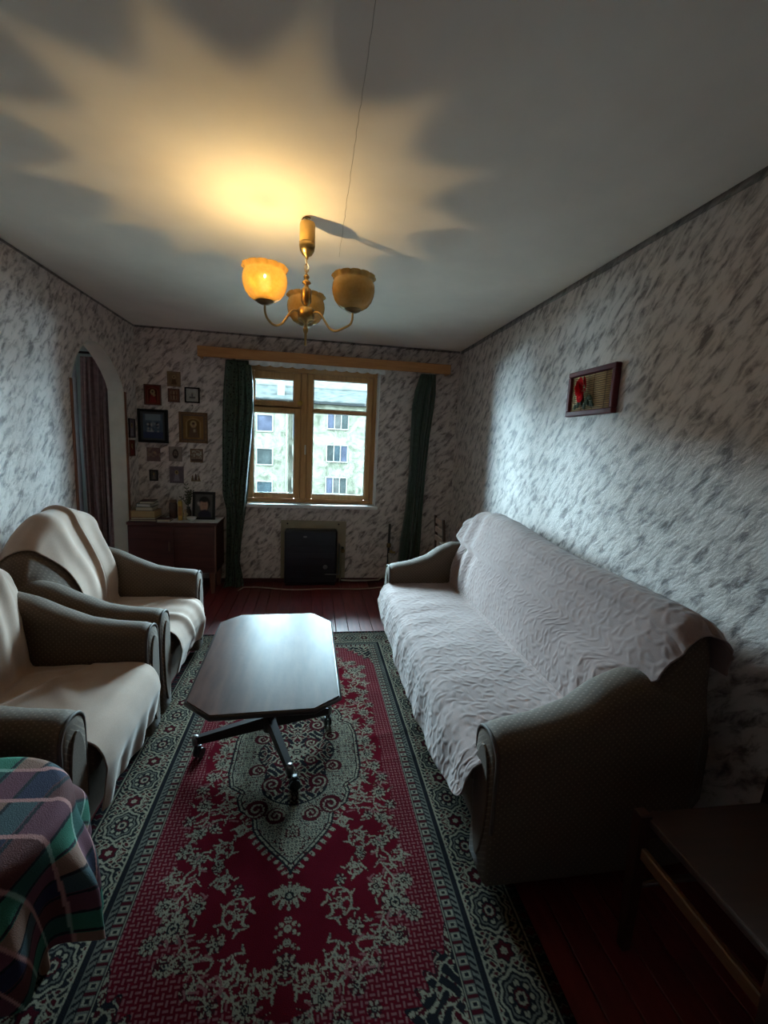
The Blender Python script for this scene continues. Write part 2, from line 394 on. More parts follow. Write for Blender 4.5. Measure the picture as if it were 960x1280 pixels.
for nm, y0, y1 in (('baseboard_left', YF, A0-.025), ('baseboard_left_far', A1+.035, D-.014)):
    struct(MB().box(WL, WL+.014, y0, y1, 0, .045, .003).build(nm, m_base))
# cracked slab joint in the ceiling
pts = [(.119+.006*(vnoise(t*40, 1.7)-.5), 1.0+t*1.62, H-.0004) for t in np.linspace(0, 1, 90)]
struct(MB().tube(pts, .0011, 5).build('trim_7', plain('crack_filler', (.50, .46, .40), .9)))

# ------------------------------------------------------------------ window
def mk_glass():
    m, nt, b = new_mat('window_glass'); out = nt.nodes['Material Output']; nt.nodes.remove(b)
    tr = N(nt, 'ShaderNodeBsdfTransparent'); tr.inputs[0].default_value = (.90, .97, .95, 1)
    gl = N(nt, 'ShaderNodeBsdfGlossy', i_Roughness=.02); lw = N(nt, 'ShaderNodeFresnel', i_IOR=1.45); mx = N(nt, 'ShaderNodeMixShader')
    L(nt, lw.outputs[0], mx.inputs[0]); L(nt, tr.outputs[0], mx.inputs[1]); L(nt, gl.outputs[0], mx.inputs[2]); L(nt, mx.outputs[0], out.inputs[0]); return m
m_glass = mk_glass()
for a, b_ in ((QX0+.074, (QX0+QX1)/2-.054), ((QX0+QX1)/2+.054, QX1-.074)): MB().box(a, b_, D+.145, D+.15, QZ0+.074, QZ1-.074).build('pane', m_glass, f2o)
W = bpy.data.objects.new('window_1', None); COL.objects.link(W); W.location = ((OX0+OX1)/2, D+REC, OZ0); struct(W)
S = (D+REC)/D                       # the frame sits a little deeper than the wall face
def wx(x): return x*S
def wz(z): return CAMH+(z-CAMH)*S
fy0, fy1 = D+REC, D+REC+.10
z0, z1 = OZ0, OZ1; xa, xb = OX0, OX1
# fixed frame: jambs, head, bottom rail, mullion
fr = [('jamb', xa, xa+.05, z0, z1), ('jamb', xb-.045, xb, z0, z1)]
for nm, a, b_, c, d in fr: MB().box(a, b_, fy0, fy1, c, d, .004).build('frame_jamb', m_pine, W)
MB().box(xa+.05, xb-.045, fy0, fy1, z1-.055, z1, .004).build('frame_head', m_pinex, W)
MB().box(xa+.05, xb-.045, fy0, fy1, z0, z0+.04, .004).build('frame_rail', m_pinex, W)
xm0, xm1 = wx(-.125), wx(-.065)
MB().box(xm0, xm1, fy0-.012, fy1, z0+.04, z1-.055, .006).build('frame_mullion', m_pine, W)
MB().box(xm0-.03, xm1+.03, fy0+.041, fy1-.002, z0+.041, z1-.056).box(xa+.0505, xa+.075, fy0+.041, fy1-.002, z0+.041, z1-.056).box(xb-.07, xb-.0455, fy0+.041, fy1-.002, z0+.041, z1-.056).box(xa+.076, xm0-.031, fy0+.041, fy1-.002, wz(1.83)-.045, wz(1.83)+.03).build('frame_stop', m_pine, W)
def sash(x0, x1, zz0, zz1, w, bars=(), name='sash', rails=(None, None)):
    sh = MB(); y0, y1 = fy0-.016, fy0+.04
    sh.box(x0, x0+w, y0, y1, zz0, zz1, .006).box(x1-w, x1, y0, y1, zz0, zz1, .006)
    zb = zz0+(rails[0] or w); zt = zz1-(rails[1] or w)
    sh.box(x0+w, x1-w, y0+.002, y1, zz0, zb, .004).box(x0+w, x1-w, y0+.002, y1, zt, zz1, .004)
    for b0, b1 in bars: sh.box(x0+w, x1-w, y0+.004, y1, b0, b1, .004)
    o = sh.build(name, m_pine, W)
    zs = [zb]+[q for b_ in bars for q in b_]+[zt]
    for a, b_ in zip(zs[::2], zs[1::2]):
        MB().box(x0+w-.006, x1-w+.006, fy0+.012, fy0+.016, a-.006, b_+.006).build('pane', m_glass, o)
        # putty bead round the glass
        pb = MB(); t = .008
        for (p, q, r, s_) in ((x0+w, x1-w, a, a+t), (x0+w, x1-w, b_-t, b_), (x0+w, x0+w+t, a+t, b_-t), (x1-w-t, x1-w, a+t, b_-t)):
            pb.box(p, q, fy0+.004, fy0+.0118, r, s_)
        pb.build('putty_bead', m_white, o)
    return o
# right sash: two lights
sash(xm1+.003, xb-.048, z0+.043, z1-.058, .058, bars=((wz(1.79), wz(1.822)),), rails=(.048, .05))
# left: small vent sash above a long sash
zt_ = wz(1.83)
sash(xa+.053, xm0-.003, z0+.043, zt_-.012, .062, rails=(.05, .05))
vent = sash(xa+.053, xm0-.003, zt_, z1-.058, .075, name='vent_sash', rails=(.055, .07))
# brass knob on the vent sash, latch on mullion
kx, kz = wx(-.135), wz(1.872)
kb = MB().lathe([(.006, -.02), (.02, -.018), (.028, -.008), (.028, .004), (.018, .012), (.01, .02)], (kx, fy0-.036, kz), 16, 'y').build('knob', plain('bright_brass', (.62, .38, .09), .3, .4), W)
kb['label'] = 'round brass knob of the vent sash'
MB().box(-.085, -.071, fy0-.05, fy0-.012, wz(1.36), wz(1.46), .004).box(-.085, -.071, fy0-.062, fy0-.045, wz(1.44), wz(1.455), .003).build('handle', m_white, W)
# white reveal and sill
struct(MB().box(OX1-.004, OX1+.012, D-.012, D+REC+.02, OZ0, OZ1+.012).build('trim_8', m_white))
struct(MB().box(OX0-.012, OX0+.004, D-.012, D+REC+.02, OZ0, OZ1+.012).build('trim_9', m_white))
sl = MB().box(OX0-.05, OX1+.03, D-.075, D+REC+.005, OZ0-.034, OZ0+.002, .006, 2).build('window_sill', m_white, W)

# ------------------------------------------------------------------ outside: ground and the block of flats opposite
struct(MB().box(-60, 60, D+1, 90, -8.2, -8.0).build('ground', plain('yard_asphalt', (.06, .058, .05), 1, spec=0, scale=1)))
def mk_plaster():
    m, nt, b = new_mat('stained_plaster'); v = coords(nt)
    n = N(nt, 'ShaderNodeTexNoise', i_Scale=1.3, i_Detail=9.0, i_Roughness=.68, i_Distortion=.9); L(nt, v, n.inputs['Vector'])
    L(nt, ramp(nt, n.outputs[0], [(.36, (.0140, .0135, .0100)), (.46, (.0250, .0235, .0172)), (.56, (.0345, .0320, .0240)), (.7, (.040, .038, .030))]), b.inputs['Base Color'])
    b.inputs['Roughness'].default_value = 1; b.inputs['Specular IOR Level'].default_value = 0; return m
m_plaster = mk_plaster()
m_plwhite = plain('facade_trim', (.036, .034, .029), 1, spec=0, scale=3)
m_pane_far = plain('far_window_pane', (.018, .026, .035), .5, vary=.5, scale=.7)
m_roof = plain('grey_roof_slates', (.0110, .0112, .0105), 1, spec=0, vary=.5, scale=1.6, stretch=(1, 3, 3))
m_roof2 = plain('roof_band', (.0155, .0155, .0142), 1, spec=0, vary=.25, scale=2)
# our own block: the outer face of the building this room is in
m_own = plain('own_facade_plaster', (.05, .045, .035), 1, spec=0, scale=1)
ow = MB()
for a, b_, c, d in ((-26, QX0-.06, -8, 7.5), (QX0-.06, QX1+.06, -8, QZ0-.06), (QX0-.06, QX1+.06, QZ1+.06, 7.5), (QX1+.06, OX0-.06, -8, 7.5), (OX1+.06, 26, -8, 7.5), (OX0-.06, OX1+.06, -8, OZ0-.06), (OX0-.06, OX1+.06, OZ1+.06, 7.5)): ow.box(a, b_, D+.351, D+.40, c, d)
struct(ow.build('wall_outer', m_own))
FY = 38.0
bd = thing('apartment_building', (0, FY, -8), 'stained pale apartment block seen through the window across the yard', 'building')
wins = []   # (x0,x1,z0,z1,lights)
for k in range(-1, 5):
    zt2 = 3.42-2.72*k
    if zt2-1.25 > -8:
        wins.append((-4.50, -3.32, zt2-1.24, zt2, 1))
        if k >= 0: wins.append((1.20, 2.86, zt2+.52-1.30, zt2+.52, 3)); 
        for dx in (-6.2, -12.4): wins.append((-4.5+dx, -3.32+dx, zt2-1.24, zt2, 1))
        for dx in (6.4, 12.8): wins.append((1.2+dx, 2.86+dx, zt2-.78, zt2+.52, 3))
wins = [w for w in wins if w[3] < 4.45]
# facade built as cells around real window holes: simple slab with recessed windows set into it
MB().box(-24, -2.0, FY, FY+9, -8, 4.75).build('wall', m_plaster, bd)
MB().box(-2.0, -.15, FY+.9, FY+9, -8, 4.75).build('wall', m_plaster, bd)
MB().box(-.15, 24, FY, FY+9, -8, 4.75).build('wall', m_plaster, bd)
wm = [plain('far_pane_%d' % i, c, .5, vary=.4, scale=.9, spec=0) for i, c in enumerate([(.0065, .0085, .0095), (.0100, .0102, .0140), (.014, .013, .012), (.0070, .0078, .0075)])]
for (a, b_, c, d, nl) in wins:
    f = MB(); t = .10
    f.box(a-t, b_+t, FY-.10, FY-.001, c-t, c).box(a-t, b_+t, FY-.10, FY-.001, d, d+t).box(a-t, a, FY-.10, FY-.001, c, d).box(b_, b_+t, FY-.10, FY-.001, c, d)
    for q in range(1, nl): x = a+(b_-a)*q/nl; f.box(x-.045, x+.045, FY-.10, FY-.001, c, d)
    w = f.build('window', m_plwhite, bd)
    for q in range(nl):
        MB().box(a+(b_-a)*q/nl+(.045 if q else 0), a+(b_-a)*(q+1)/nl-(.045 if q < nl-1 else 0), FY-.03, FY-.002, c, d).build('pane', wm[(q+int(a*3)+int(c)) % 4], w)
for k in range(4):
    zt2 = 3.5-2.72*k
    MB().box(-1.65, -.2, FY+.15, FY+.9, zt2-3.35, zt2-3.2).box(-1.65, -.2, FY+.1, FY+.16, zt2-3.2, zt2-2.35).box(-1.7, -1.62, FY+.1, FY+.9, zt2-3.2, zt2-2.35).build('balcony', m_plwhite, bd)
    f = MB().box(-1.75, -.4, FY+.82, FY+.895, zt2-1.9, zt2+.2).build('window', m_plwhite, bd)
    MB().box(-1.66, -1.05, FY+.80, FY+.818, zt2-1.8, zt2+.1).build('pane', plain('balcony_pane', (.036, .021, .015) if k == 1 else (.016, .015, .021), 1, spec=0), f)
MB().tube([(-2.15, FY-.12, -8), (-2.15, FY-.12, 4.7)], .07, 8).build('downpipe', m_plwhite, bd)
MB().box(-24, 24, FY-.55, FY+.2, 4.55, 4.75).build('eave', plain('dark_eave', (.006, .006, .006), 1, spec=0), bd)
MB().prism([(FY-.6, 4.7), (FY-.6, 4.8), (FY+3.2, 6.15), (FY+3.2, 6.0)], -24.5, 24.5, 'x').build('roof', m_roof, bd)
MB().prism([(FY+3.0, 5.9), (FY+3.0, 6.22), (FY+9, 8.9), (FY+9, 8.6)], -24.5, 24.5, 'x').build('roof', m_roof2, bd)
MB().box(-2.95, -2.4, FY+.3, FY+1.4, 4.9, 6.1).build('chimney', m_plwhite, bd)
for x in (-1.2, 5.2): MB().box(x, x+.08, FY+.1, FY+3.1, 4.9, 6.15, rot=None).build('roof_seam', m_roof, bd)
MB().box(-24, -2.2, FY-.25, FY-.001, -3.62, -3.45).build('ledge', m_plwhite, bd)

# ------------------------------------------------------------------ rug (pattern woven into the pile: colour per vertex)
RCX, RCY, RW, RL = -.045, 1.985, .775, 1.385
def make_rug():
    st = .003
    na = int(RW/st); nb = int(RL/st)
    A = (np.arange(na)+.5)*st; B = (np.arange(nb)+.5)*st
    a, b_ = np.meshgrid(A, B, indexing='ij')
    BLK, BEI, CRI, MAR, PIN, GRY = range(6)
    pal = np.array([(.010, .010, .012), (.160, .144, .105), (.063, .0045, .009), (.034, .005, .008), (.13, .055, .055), (.075, .072, .060)])
    I = np.full((na, nb), CRI)
    # --- field: basket weave
    cell = .0165
    i = np.floor(a/cell).astype(int); j = np.floor(b_/cell).astype(int); p = a/cell-i-.5; q = b_/cell-j-.5
    hz = ((i+j) % 2 == 0)
    dash = np.where(hz, (abs(q) < .22) & (abs(p) < .46), (abs(p) < .22) & (abs(q) < .46))
    I[dash] = PIN
    # --- crimson ground with a lobed outline
    lob = 1+.05*np.cos(b_*22)+.03*np.cos(a*30)
    gr = (np.abs(a)/.40)**2.6+(np.abs(b_)/1.03)**3.2
    I[gr < lob] = CRI
    # --- stamping helpers in the quarter
    def disc(x, y, r, c):
        i0, i1 = max(int((x-r)/st)-1, 0), min(int((x+r)/st)+2, na); j0, j1 = max(int((y-r)/st)-1, 0), min(int((y+r)/st)+2, nb)
        if i0 >= i1 or j0 >= j1: return
        m = (a[i0:i1, j0:j1]-x)**2+(b_[i0:i1, j0:j1]-y)**2 < r*r
        I[i0:i1, j0:j1][m] = c
    def curve(pts, r, c):
        for (x, y) in pts: disc(x, y, r, c)
    def spiral(x, y, r0, a0, turns, sgn=1, w=.0038, c=BEI):
        ts = np.linspace(0, 1, int(160*turns*r0/.06)+40)
        P = [(x+r0*(1-.82*t)*math.cos(a0+sgn*2*PI*turns*t), y+r0*(1-.82*t)*math.sin(a0+sgn*2*PI*turns*t)) for t in ts]
        curve(P, w, c); return P
    def leafy(P, step=10, l=.016, w=.0033, c=BEI):
        for k in range(2, len(P)-2, step):
            tx, ty = P[k+1][0]-P[k-1][0], P[k+1][1]-P[k-1][1]; ln = math.hypot(tx, ty)+1e-9
            s = 1 if (k//step) % 2 else -1; nx, ny = -ty/ln*s+tx/ln*.6, tx/ln*s+ty/ln*.6
            for t in np.linspace(.3, 1, 8): disc(P[k][0]+nx*l*t, P[k][1]+ny*l*t, w*(1.25-.6*t), c)
    def flower(x, y, r, n=8, c=BEI):
        disc(x, y, r*.98, BLK)
        disc(x, y, r*.9, MAR)
        for k in range(n):
            t = 2*PI*k/n
            for s in np.linspace(.45, .95, 5): disc(x+r*s*math.cos(t), y+r*s*math.sin(t), r*(.13+.08*math.sin(PI*(s-.45)/.5)), c)
        disc(x, y, r*.42, BLK); disc(x, y, r*.28, c); disc(x, y, r*.14, BLK)
    def vine(P0, n=60, w=.0036, c=BEI):
        P0 = np.array(P0, float); t = np.linspace(0, len(P0)-1.001, n*len(P0)); k = t.astype(int); f = t-k
        def g(i): return P0[np.clip(i, 0, len(P0)-1)]
        p0, p1, p2, p3 = g(k-1), g(k), g(k+1), g(k+2); f = f[:, None]
        Q = .5*(2*p1+(p2-p0)*f+(2*p0-5*p1+4*p2-p3)*f**2+(3*p1-p0-3*p2+p3)*f**3)
        Q = [tuple(v) for v in Q]; curve(Q, w, c); return Q
    # --- scroll work hugging the crimson ground
    V1 = vine([(.36, .0), (.33, .10), (.38, .22), (.33, .34), (.37, .46), (.31, .58), (.36, .70), (.30, .80), (.24, .90), (.13, .97), (.06, 1.02)])
    leafy(V1, 11, .028, .0042); leafy(V1, 17, .022, .004, PIN)
    for (x, y, r, a0, tn, sg) in ((.27, .07, .055, 1.2, 1.4, 1), (.265, .30, .06, -1, 1.5, -1), (.25, .50, .05, .4, 1.3, 1), (.155, .73, .06, 2.2, 1.5, -1),
                                  (.22, .62, .035, 0, 1.2, 1), (.14, .90, .05, -2, 1.3, 1), (.05, .945, .05, 1.0, 1.3, -1), (.39, .60, .04, 2, 1.2, 1), (.20, .42, .03, 1, 1.2, 1)):
        P = spiral(x, y, r, a0, tn, sg); leafy(P, 14, .02, .0045)
    for (x, y, r) in ((.335, .05, .034), (.36, .13, .03), (.385, .20, .028), (.30, .20, .026), (.36, .29, .032), (.40, .36, .026), (.35, .42, .03), (.30, .40, .022),
                      (.385, .50, .028), (.33, .53, .03), (.25, .57, .024), (.345, .76, .05), (.29, .70, .03), (.39, .69, .032), (.40, .80, .03), (.34, .86, .032), (.29, .86, .028),
                      (.21, .82, .026), (.17, .66, .022), (.10, .99, .03), (.045, 1.05, .034), (.20, .97, .028), (.26, .93, .024), (.15, 1.05, .03), (.24, 1.03, .022)):
        flower(x, y, r*.92, 6 if r < .03 else 9)
    rr = random.Random(3)
    for k in range(150):
        t = rr.random(); Pq = V1[int(t*(len(V1)-1))]; x = Pq[0]+rr.uniform(-.11, .07); y = Pq[1]+rr.uniform(-.05, .05)
        if (x/.43)**2.6+(y/1.05)**3.2 > 1.02 or x < .02: continue
        an = rr.uniform(0, 6.3); l = rr.uniform(.008, .018); cc = BEI if rr.random() < .75 else PIN
        for s in np.linspace(-1, 1, 7): disc(x+l*s*math.cos(an)+.3*l*s*s, y+l*s*math.sin(an), .0038, cc)
    # base palmette on the axis
    for k in range(7):
        t = (k-3)/3*1.25+PI/2
        for s in np.linspace(.3, 1, 8): disc(abs(.065*s*math.cos(t)), .665+.075*s*math.sin(t), .010*(1.1-.4*s), BEI)
    for k in range(5):
        t = -(k-2)/2*1.0-PI/2
        for s in np.linspace(.3, 1, 8): disc(abs(.055*s*math.cos(t)), .715+.05*s*math.sin(t)-.01, .008*(1.1-.4*s), BEI)
    disc(0, .70, .016, BLK); disc(0, .70, .009, BEI); disc(0, .63, .009, BEI)
    for y in (.775, .80, .84): 
        disc(0, y, .012, BEI); disc(.02, y+.012, .008, BEI); disc(.034, y+.02, .005, BEI)
    flower(0, .90, .032, 8)
    # --- medallion
    hb = np.array([0, .12, .20, .235, .27, .33, .37, .43, .47, .53, .575, .60, .62]); hw = np.array([.295, .295, .275, .225, .235, .215, .16, .15, .125, .075, .03, .008, 0])
    prof = np.interp(B, hb, hw)
    poly = [(np.interp(t, hb, hw), t) for t in np.linspace(0, .62, 90)]; px = np.array([v[0] for v in poly]); py = np.array([v[1] for v in poly])
    d2 = np.full(a.shape, 9.0); arc = np.zeros(a.shape); cum = 0
    for k in range(len(px)-1):
        ex, ey = px[k+1]-px[k], py[k+1]-py[k]; l2 = ex*ex+ey*ey; t = np.clip(((a-px[k])*ex+(b_-py[k])*ey)/l2, 0, 1)
        dd = np.hypot(a-px[k]-t*ex, b_-py[k]-t*ey); m = dd < d2; d2[m] = dd[m]; arc[m] = cum+t[m]*math.sqrt(l2); cum += math.sqrt(l2)
    sd = np.where((b_ < .62) & (a < np.interp(b_, hb, hw)), d2, -d2)
    tick = (sd > -.028) & (sd < 0) & (np.cos(2*PI*arc/.030) > -.15+np.abs(sd+.014)*40)
    I[tick] = BEI; I[(sd > -.004) & (sd < .004)] = BLK
    ins = sd >= .004
    I[ins] = BEI; I[(sd > .012) & (sd < .018)] = BLK
    lat = np.cos(2*PI*(a+b_)/.036)*np.cos(2*PI*(a-b_)/.036); ring = np.cos(2*PI*a/.030)*np.cos(2*PI*b_/.030)
    g = (sd > .022)
    I[g & (ring > .45)] = BLK; I[g & (ring > .86)] = BEI; I[g & (ring < -.6)] = BLK; I[g & (np.abs(lat) < .10) & (vnoise(a*60, b_*60) > .45)] = GRY
    # dark inner cartouche with swirls
    cor = (a/.165)**2+(b_/.34)**2; lobc = 1+.18*np.cos(b_*26)
    cm = cor < lobc
    pat = np.sin(a*95+2.2*np.sin(b_*55))*np.sin(b_*80+2.0*np.sin(a*70))
    I[cm] = BEI; I[cm & (pat > .12)] = BLK; I[cm & (pat < -.42)] = MAR; I[cm & (np.abs(cor-lobc) < .09)] = BLK
    for (x, y, r, a0, sg) in ((.15, .33, .04, 0, 1), (.10, .20, .038, 2, -1), (.17, .11, .035, 1, 1), (.07, .37, .034, 3, 1), (.07, .06, .03, 0, -1)):
        disc(x, y, r*1.15, MAR); spiral(x, y, r, a0, 1.5, sg, .0045)
    flower(0, 0, .05, 10); flower(0, .14, .03, 8); flower(0, .26, .034, 8); flower(0, .45, .03, 8)
    # --- corner pieces
    ca = .49-a; cb = 1.10-b_
    cs = .175+.02*np.cos(20*np.arctan2(cb, ca+1e-6)); cm = (ca > 0) & (cb > 0) & (ca*.9+cb*.75 < cs)
    pat = np.sin(a*88+2.0*np.sin(b_*60))*np.sin(b_*88+2.0*np.sin(a*60))
    I[cm] = BEI; I[cm & (pat > .05)] = BLK; I[cm & (pat < -.6)] = MAR; I[cm & (np.abs(ca*.9+cb*.75-cs) < .006)] = BLK
    # --- borders, by distance from the rug's edge
    e = np.minimum(RW-a, RL-b_); side = (RW-a) < (RL-b_); s = np.where(side, b_, a)
    bo = e < .285
    I[bo] = BLK
    # guard stripes
    k = (e > .248) & (e < .276); w = np.cos(2*PI*s/.034)*1.0; z = (e-.262)/.014
    I[k] = GRY; I[k & (np.abs(z) < .8) & (w > .1)] = BEI; I[k & (np.abs(z) < .35) & (w > .55)] = BLK; I[k & (w < -.65)] = MAR
    I[(e > .2795) & (e < .2835)] = BEI; I[(e > .222) & (e < .2275)] = GRY
    k = (e > .226) & (e < .245); I[k] = GRY; I[k & (np.cos(2*PI*s/.02+(e-.235)*250) > .2)] = BLK
    # main border
    k = (e > .052) & (e < .204); P = .235; p = (s/P-np.floor(s/P)-.5)*P; q = e-.128
    I[k] = BEI
    x = np.abs(p); y = np.abs(q); fo = np.sin(x*150+2.4*np.sin(y*85))*np.sin(y*120+2.2*np.sin(x*90)); 
    I[k & (fo > .10)] = BLK; I[k & (fo < -.52)] = MAR
    r = np.hypot(p/.064, q/.056); th = np.arctan2(q, p); r = r*(1-.07*np.cos(8*th))
    for lo, hi, c in ((0, .14, BLK), (.14, .26, BEI), (.26, .36, MAR), (.36, .44, BLK), (.44, .62, BEI), (.62, .70, BLK), (.70, .80, GRY), (.80, .92, BLK), (.92, 1.06, BEI), (1.06, 1.15, BLK)):
        I[k & (r >= lo) & (r < hi)] = c
    pet = k & (r > .44) & (r < .62) & (np.cos(8*th) < -.2); I[pet] = BLK
    r2_ = np.hypot((np.abs(p)-P/2)/.035, q/.034); t2 = np.arctan2(q, np.abs(p)-P/2)
    for lo, hi, c in ((0, .3, BEI), (.3, .7, MAR), (.7, .85, BLK), (.85, 1.05, BEI)): I[k & (r2_*(1-.15*np.cos(6*t2)) >= lo) & (r2_*(1-.15*np.cos(6*t2)) < hi)] = c
    I[(e > .046) & (e < .052)] = BLK; I[(e > .040) & (e < .046)] = BEI; I[(e > .200) & (e < .205)] = BEI
    k = (e > .008) & (e < .036); w = np.cos(2*PI*s/.05)+.4*np.cos(2*PI*(e-.022)/.02); I[k & (w > .55)] = MAR; I[k & (np.abs(w) < .16)] = GRY
    wv = vnoise(a*210, b_*210); fld = e > .285
    I[fld & (I == BEI) & (wv < .30)] = MAR; I[fld & (I == BEI) & (wv > .80)] = GRY; I[~fld & (I == BEI) & (wv < .22)] = GRY
    C = pal[I]; C *= (.86+.28*vnoise(a*9, b_*9))[..., None]
    # mirror to the whole rug
    full = np.concatenate([C[::-1], C], 0); full = np.concatenate([full[:, ::-1], full], 1)
    X = np.concatenate([-A[::-1], A])+RCX; Y = np.concatenate([-B[::-1], B])+RCY
    XX, YY = np.meshgrid(X, Y, indexing='ij')
    ZZ = .0085+.0012*vnoise(XX*7, YY*7)+.004*np.exp(-((YY-2.05-.25*(XX-.3))/.025)**2)*ss(.15, .35, XX)+.003*np.exp(-((YY-1.88-.1*(XX-.3))/.02)**2)*ss(.2, .4, XX)
    ed = np.minimum(RW-np.abs(XX-RCX), RL-np.abs(YY-RCY)); ZZ = np.where(ed < .004, .001, ZZ)
    return grid_obj('patterned_rug', np.stack([XX, YY, ZZ], -1), m_rug, None, col=full.reshape(-1, 3), flip=True)
rug = make_rug()
tag(rug, 'crimson patterned rug with grey medallion and floral border on the red floor', 'rug')
RZ = .0095

# ------------------------------------------------------------------ upholstered seating
# local coordinates: f = distance forward from the rear plane, y = world y, z = height
class Seat:
    def __init__(s, mapx, y0, y1, armw, zseat, dep, topz, armz, ridge, crease, lip):
        s.mx, s.y0, s.y1, s.aw, s.zs, s.dep, s.topz, s.armz, s.ridge, s.crease, s.lip = mapx, y0, y1, armw, zseat, dep, topz, armz, ridge, crease, lip
    def W(s, f, y, z): return (s.mx(f), y, z)
    def back_front(s, y, n=14):
        """front of the backrest from the crease up over the ridge and down the rear: list of (f, z)"""
        T = s.topz(y); zc = s.zs-.03; f0, f1 = s.crease, s.ridge
        P = []
        for t in np.linspace(0, 1, n):
            zz = zc+(T-.06-zc)*t
            P.append((f0+(f1+.07-f0)*t+.035*math.sin(PI*t)**1.2, zz))
        for a in np.linspace(0, PI, 11)[1:]:
            P.append((f1+.07*math.cos(a)-.0, T-.06+.06*math.sin(a)))
        return P
    def back_ring(s, y):
        P = s.back_front(y); f1 = s.ridge; T = s.topz(y)
        return P+[(max(f1-.085, .012), (T+s.zs)/2), (.012, s.zs), (.012, .25), (.10, .12), (s.crease-.06, .12), (s.crease-.01, .25)]
def build_seat(S, root, fy_pad=.012):
    y0, y1 = S.y0, S.y1
    # backrest
    rings = []
    ys = list(np.linspace(y0+fy_pad, y1-fy_pad, 41)); e = .07
    for y in ys:
        t = min(y-ys[0], ys[-1]-y)/e; sc = math.sqrt(max(1-(1-min(t, 1))**2, 0))*.30+.70 if t < 1 else 1
        R = np.array(S.back_ring(y)); c = R.mean(0); R = c+(R-c)*sc
        rings.append([S.W(f, y, z) for f, z in R])
    loft('backrest', rings, m_uphol, root)
    # base and seat cushion
    x0, x1 = sorted((S.mx(.09), S.mx(S.dep-.03)))
    MB().box(x0, x1, y0+.03, y1-.03, .05, .30, .02, 2).build('base', m_uphol, root)
    x0, x1 = sorted((S.mx(S.crease-.04), S.mx(S.lip-.02)))
    MB().box(x0, x1, y0+S.aw-.005, y1-S.aw+.005, .285, S.zs, .05, 4).build('seat_cushion', m_uphol, root, smooth=True)
    for f in (.14, S.dep-.1):
        for y in (y0+.08, y1-.08): MB().lathe([(.018, RZ if f > .5 else 0), (.025, .055)], (S.mx(f), y, 0), 10).build('leg', m_edgewood, root)
    # arms: bullnose section swept front to back
    for side, (ya, yb) in enumerate(((y0, y0+S.aw), (y1-S.aw, y1))):
        yc, hw = (ya+yb)/2, S.aw/2; rings = []
        def sec(f, k=1.0, dz=0):
            T = S.armz(f)-dz; r = hw*k; P = [(yc-r*.94, .055), (yc-r*.95, .25)]
            for a in np.linspace(PI, 0, 13): P.append((yc+r*math.cos(a)*1.0, T-.075*(1) + .075*math.sin(a)**.8 - (1-k)*.03))
            P += [(yc+r*.95, .25), (yc+r*.94, .055)]
            return P
        fs = list(np.linspace(.13, S.dep-.02, 30)); F_end = S.dep
        seq = [(.10, .75, .05), (.11, .9, .02)]+[(f, 1, 0) for f in fs]+[(F_end, .985, .004), (F_end+.016, .92, .016), (F_end+.022, .80, .034)]
        for f, k, dz in seq: rings.append([S.W(f, y, z) for y, z in sec(f, k, dz)])
        arm = loft('armrest', rings, m_uphol, root)
        P = sec(F_end+.012, .955, .008); P = [S.W(F_end+.014, y, z) for y, z in P[1:-1]]
        MB().tube(P, .0065, 6).build('piping', m_piping, arm)
        # inset front facing, a tall leaf-shaped panel
        k = []
        for a in np.linspace(0, 2*PI, 24, endpoint=False):
            zc, hz = (.10+S.armz(F_end)-.06)/2, (S.armz(F_end)-.06-.10)/2
            k.append((yc+hw*.62*math.sin(a)*(1+.25*math.cos(a)), zc+hz*math.cos(a)))
        xa_, xb_ = sorted((S.mx(F_end+.020), S.mx(F_end+.030)))
        MB().prism(k, xa_, xb_, 'x', .004).build('front_facing', m_uphol, arm)
def cover_path(S, y, zdrop, fdrop=None, back_to=None, nb=60, nse=44, nd=26, off=.014):
    """polyline over back, crease, seat and front drop at one y; returns dict of resampled (f,z) with normals"""
    P = S.back_front(y, 26)
    R = [(f, z) for f, z in P[::-1]]                       # rear -> ridge -> crease
    rear = [(R[0][0]-.012, z) for z in np.linspace(back_to if back_to else R[0][1]-.10, R[0][1]-.01, 6)]
    b = np.array(rear+R)
    crease = (S.crease+.02, S.zs+.004)
    b = np.array([q for q in b if not (q[0] > S.ridge+.02 and q[1] < S.zs+.02)]+[crease])
    seat = np.array([crease, (S.crease+.08, S.zs+.004), (S.lip-.12, S.zs+.006), (S.lip-.05, S.zs+.001), (S.lip-.018, S.zs-.018), (S.lip, S.zs-.055)])
    fd = S.lip+.012 if fdrop is None else fdrop
    drop = np.array([(S.lip, S.zs-.055), (S.lip+.008, S.zs-.10), (fd, zdrop)])
    def res(p, n):
        d = np.r_[0, np.cumsum(np.hypot(*np.diff(p, axis=0).T))]; t = np.linspace(0, d[-1], n); return np.stack([np.interp(t, d, p[:, 0]), np.interp(t, d, p[:, 1])], 1)
    return res(b, nb), res(seat, nse), res(drop, nd)
def normals2(p):
    t = np.gradient(p, axis=0); n = np.stack([t[:, 1]*-1, t[:, 0]], 1); n /= np.linalg.norm(n, axis=1, keepdims=True)+1e-9
    return n   # for a path running rear -> front this points up / forward
def smooth2(p, it=3):
    for _ in range(it): p[1:-1] = .25*p[:-2]+.5*p[1:-1]+.25*p[2:]
    return p

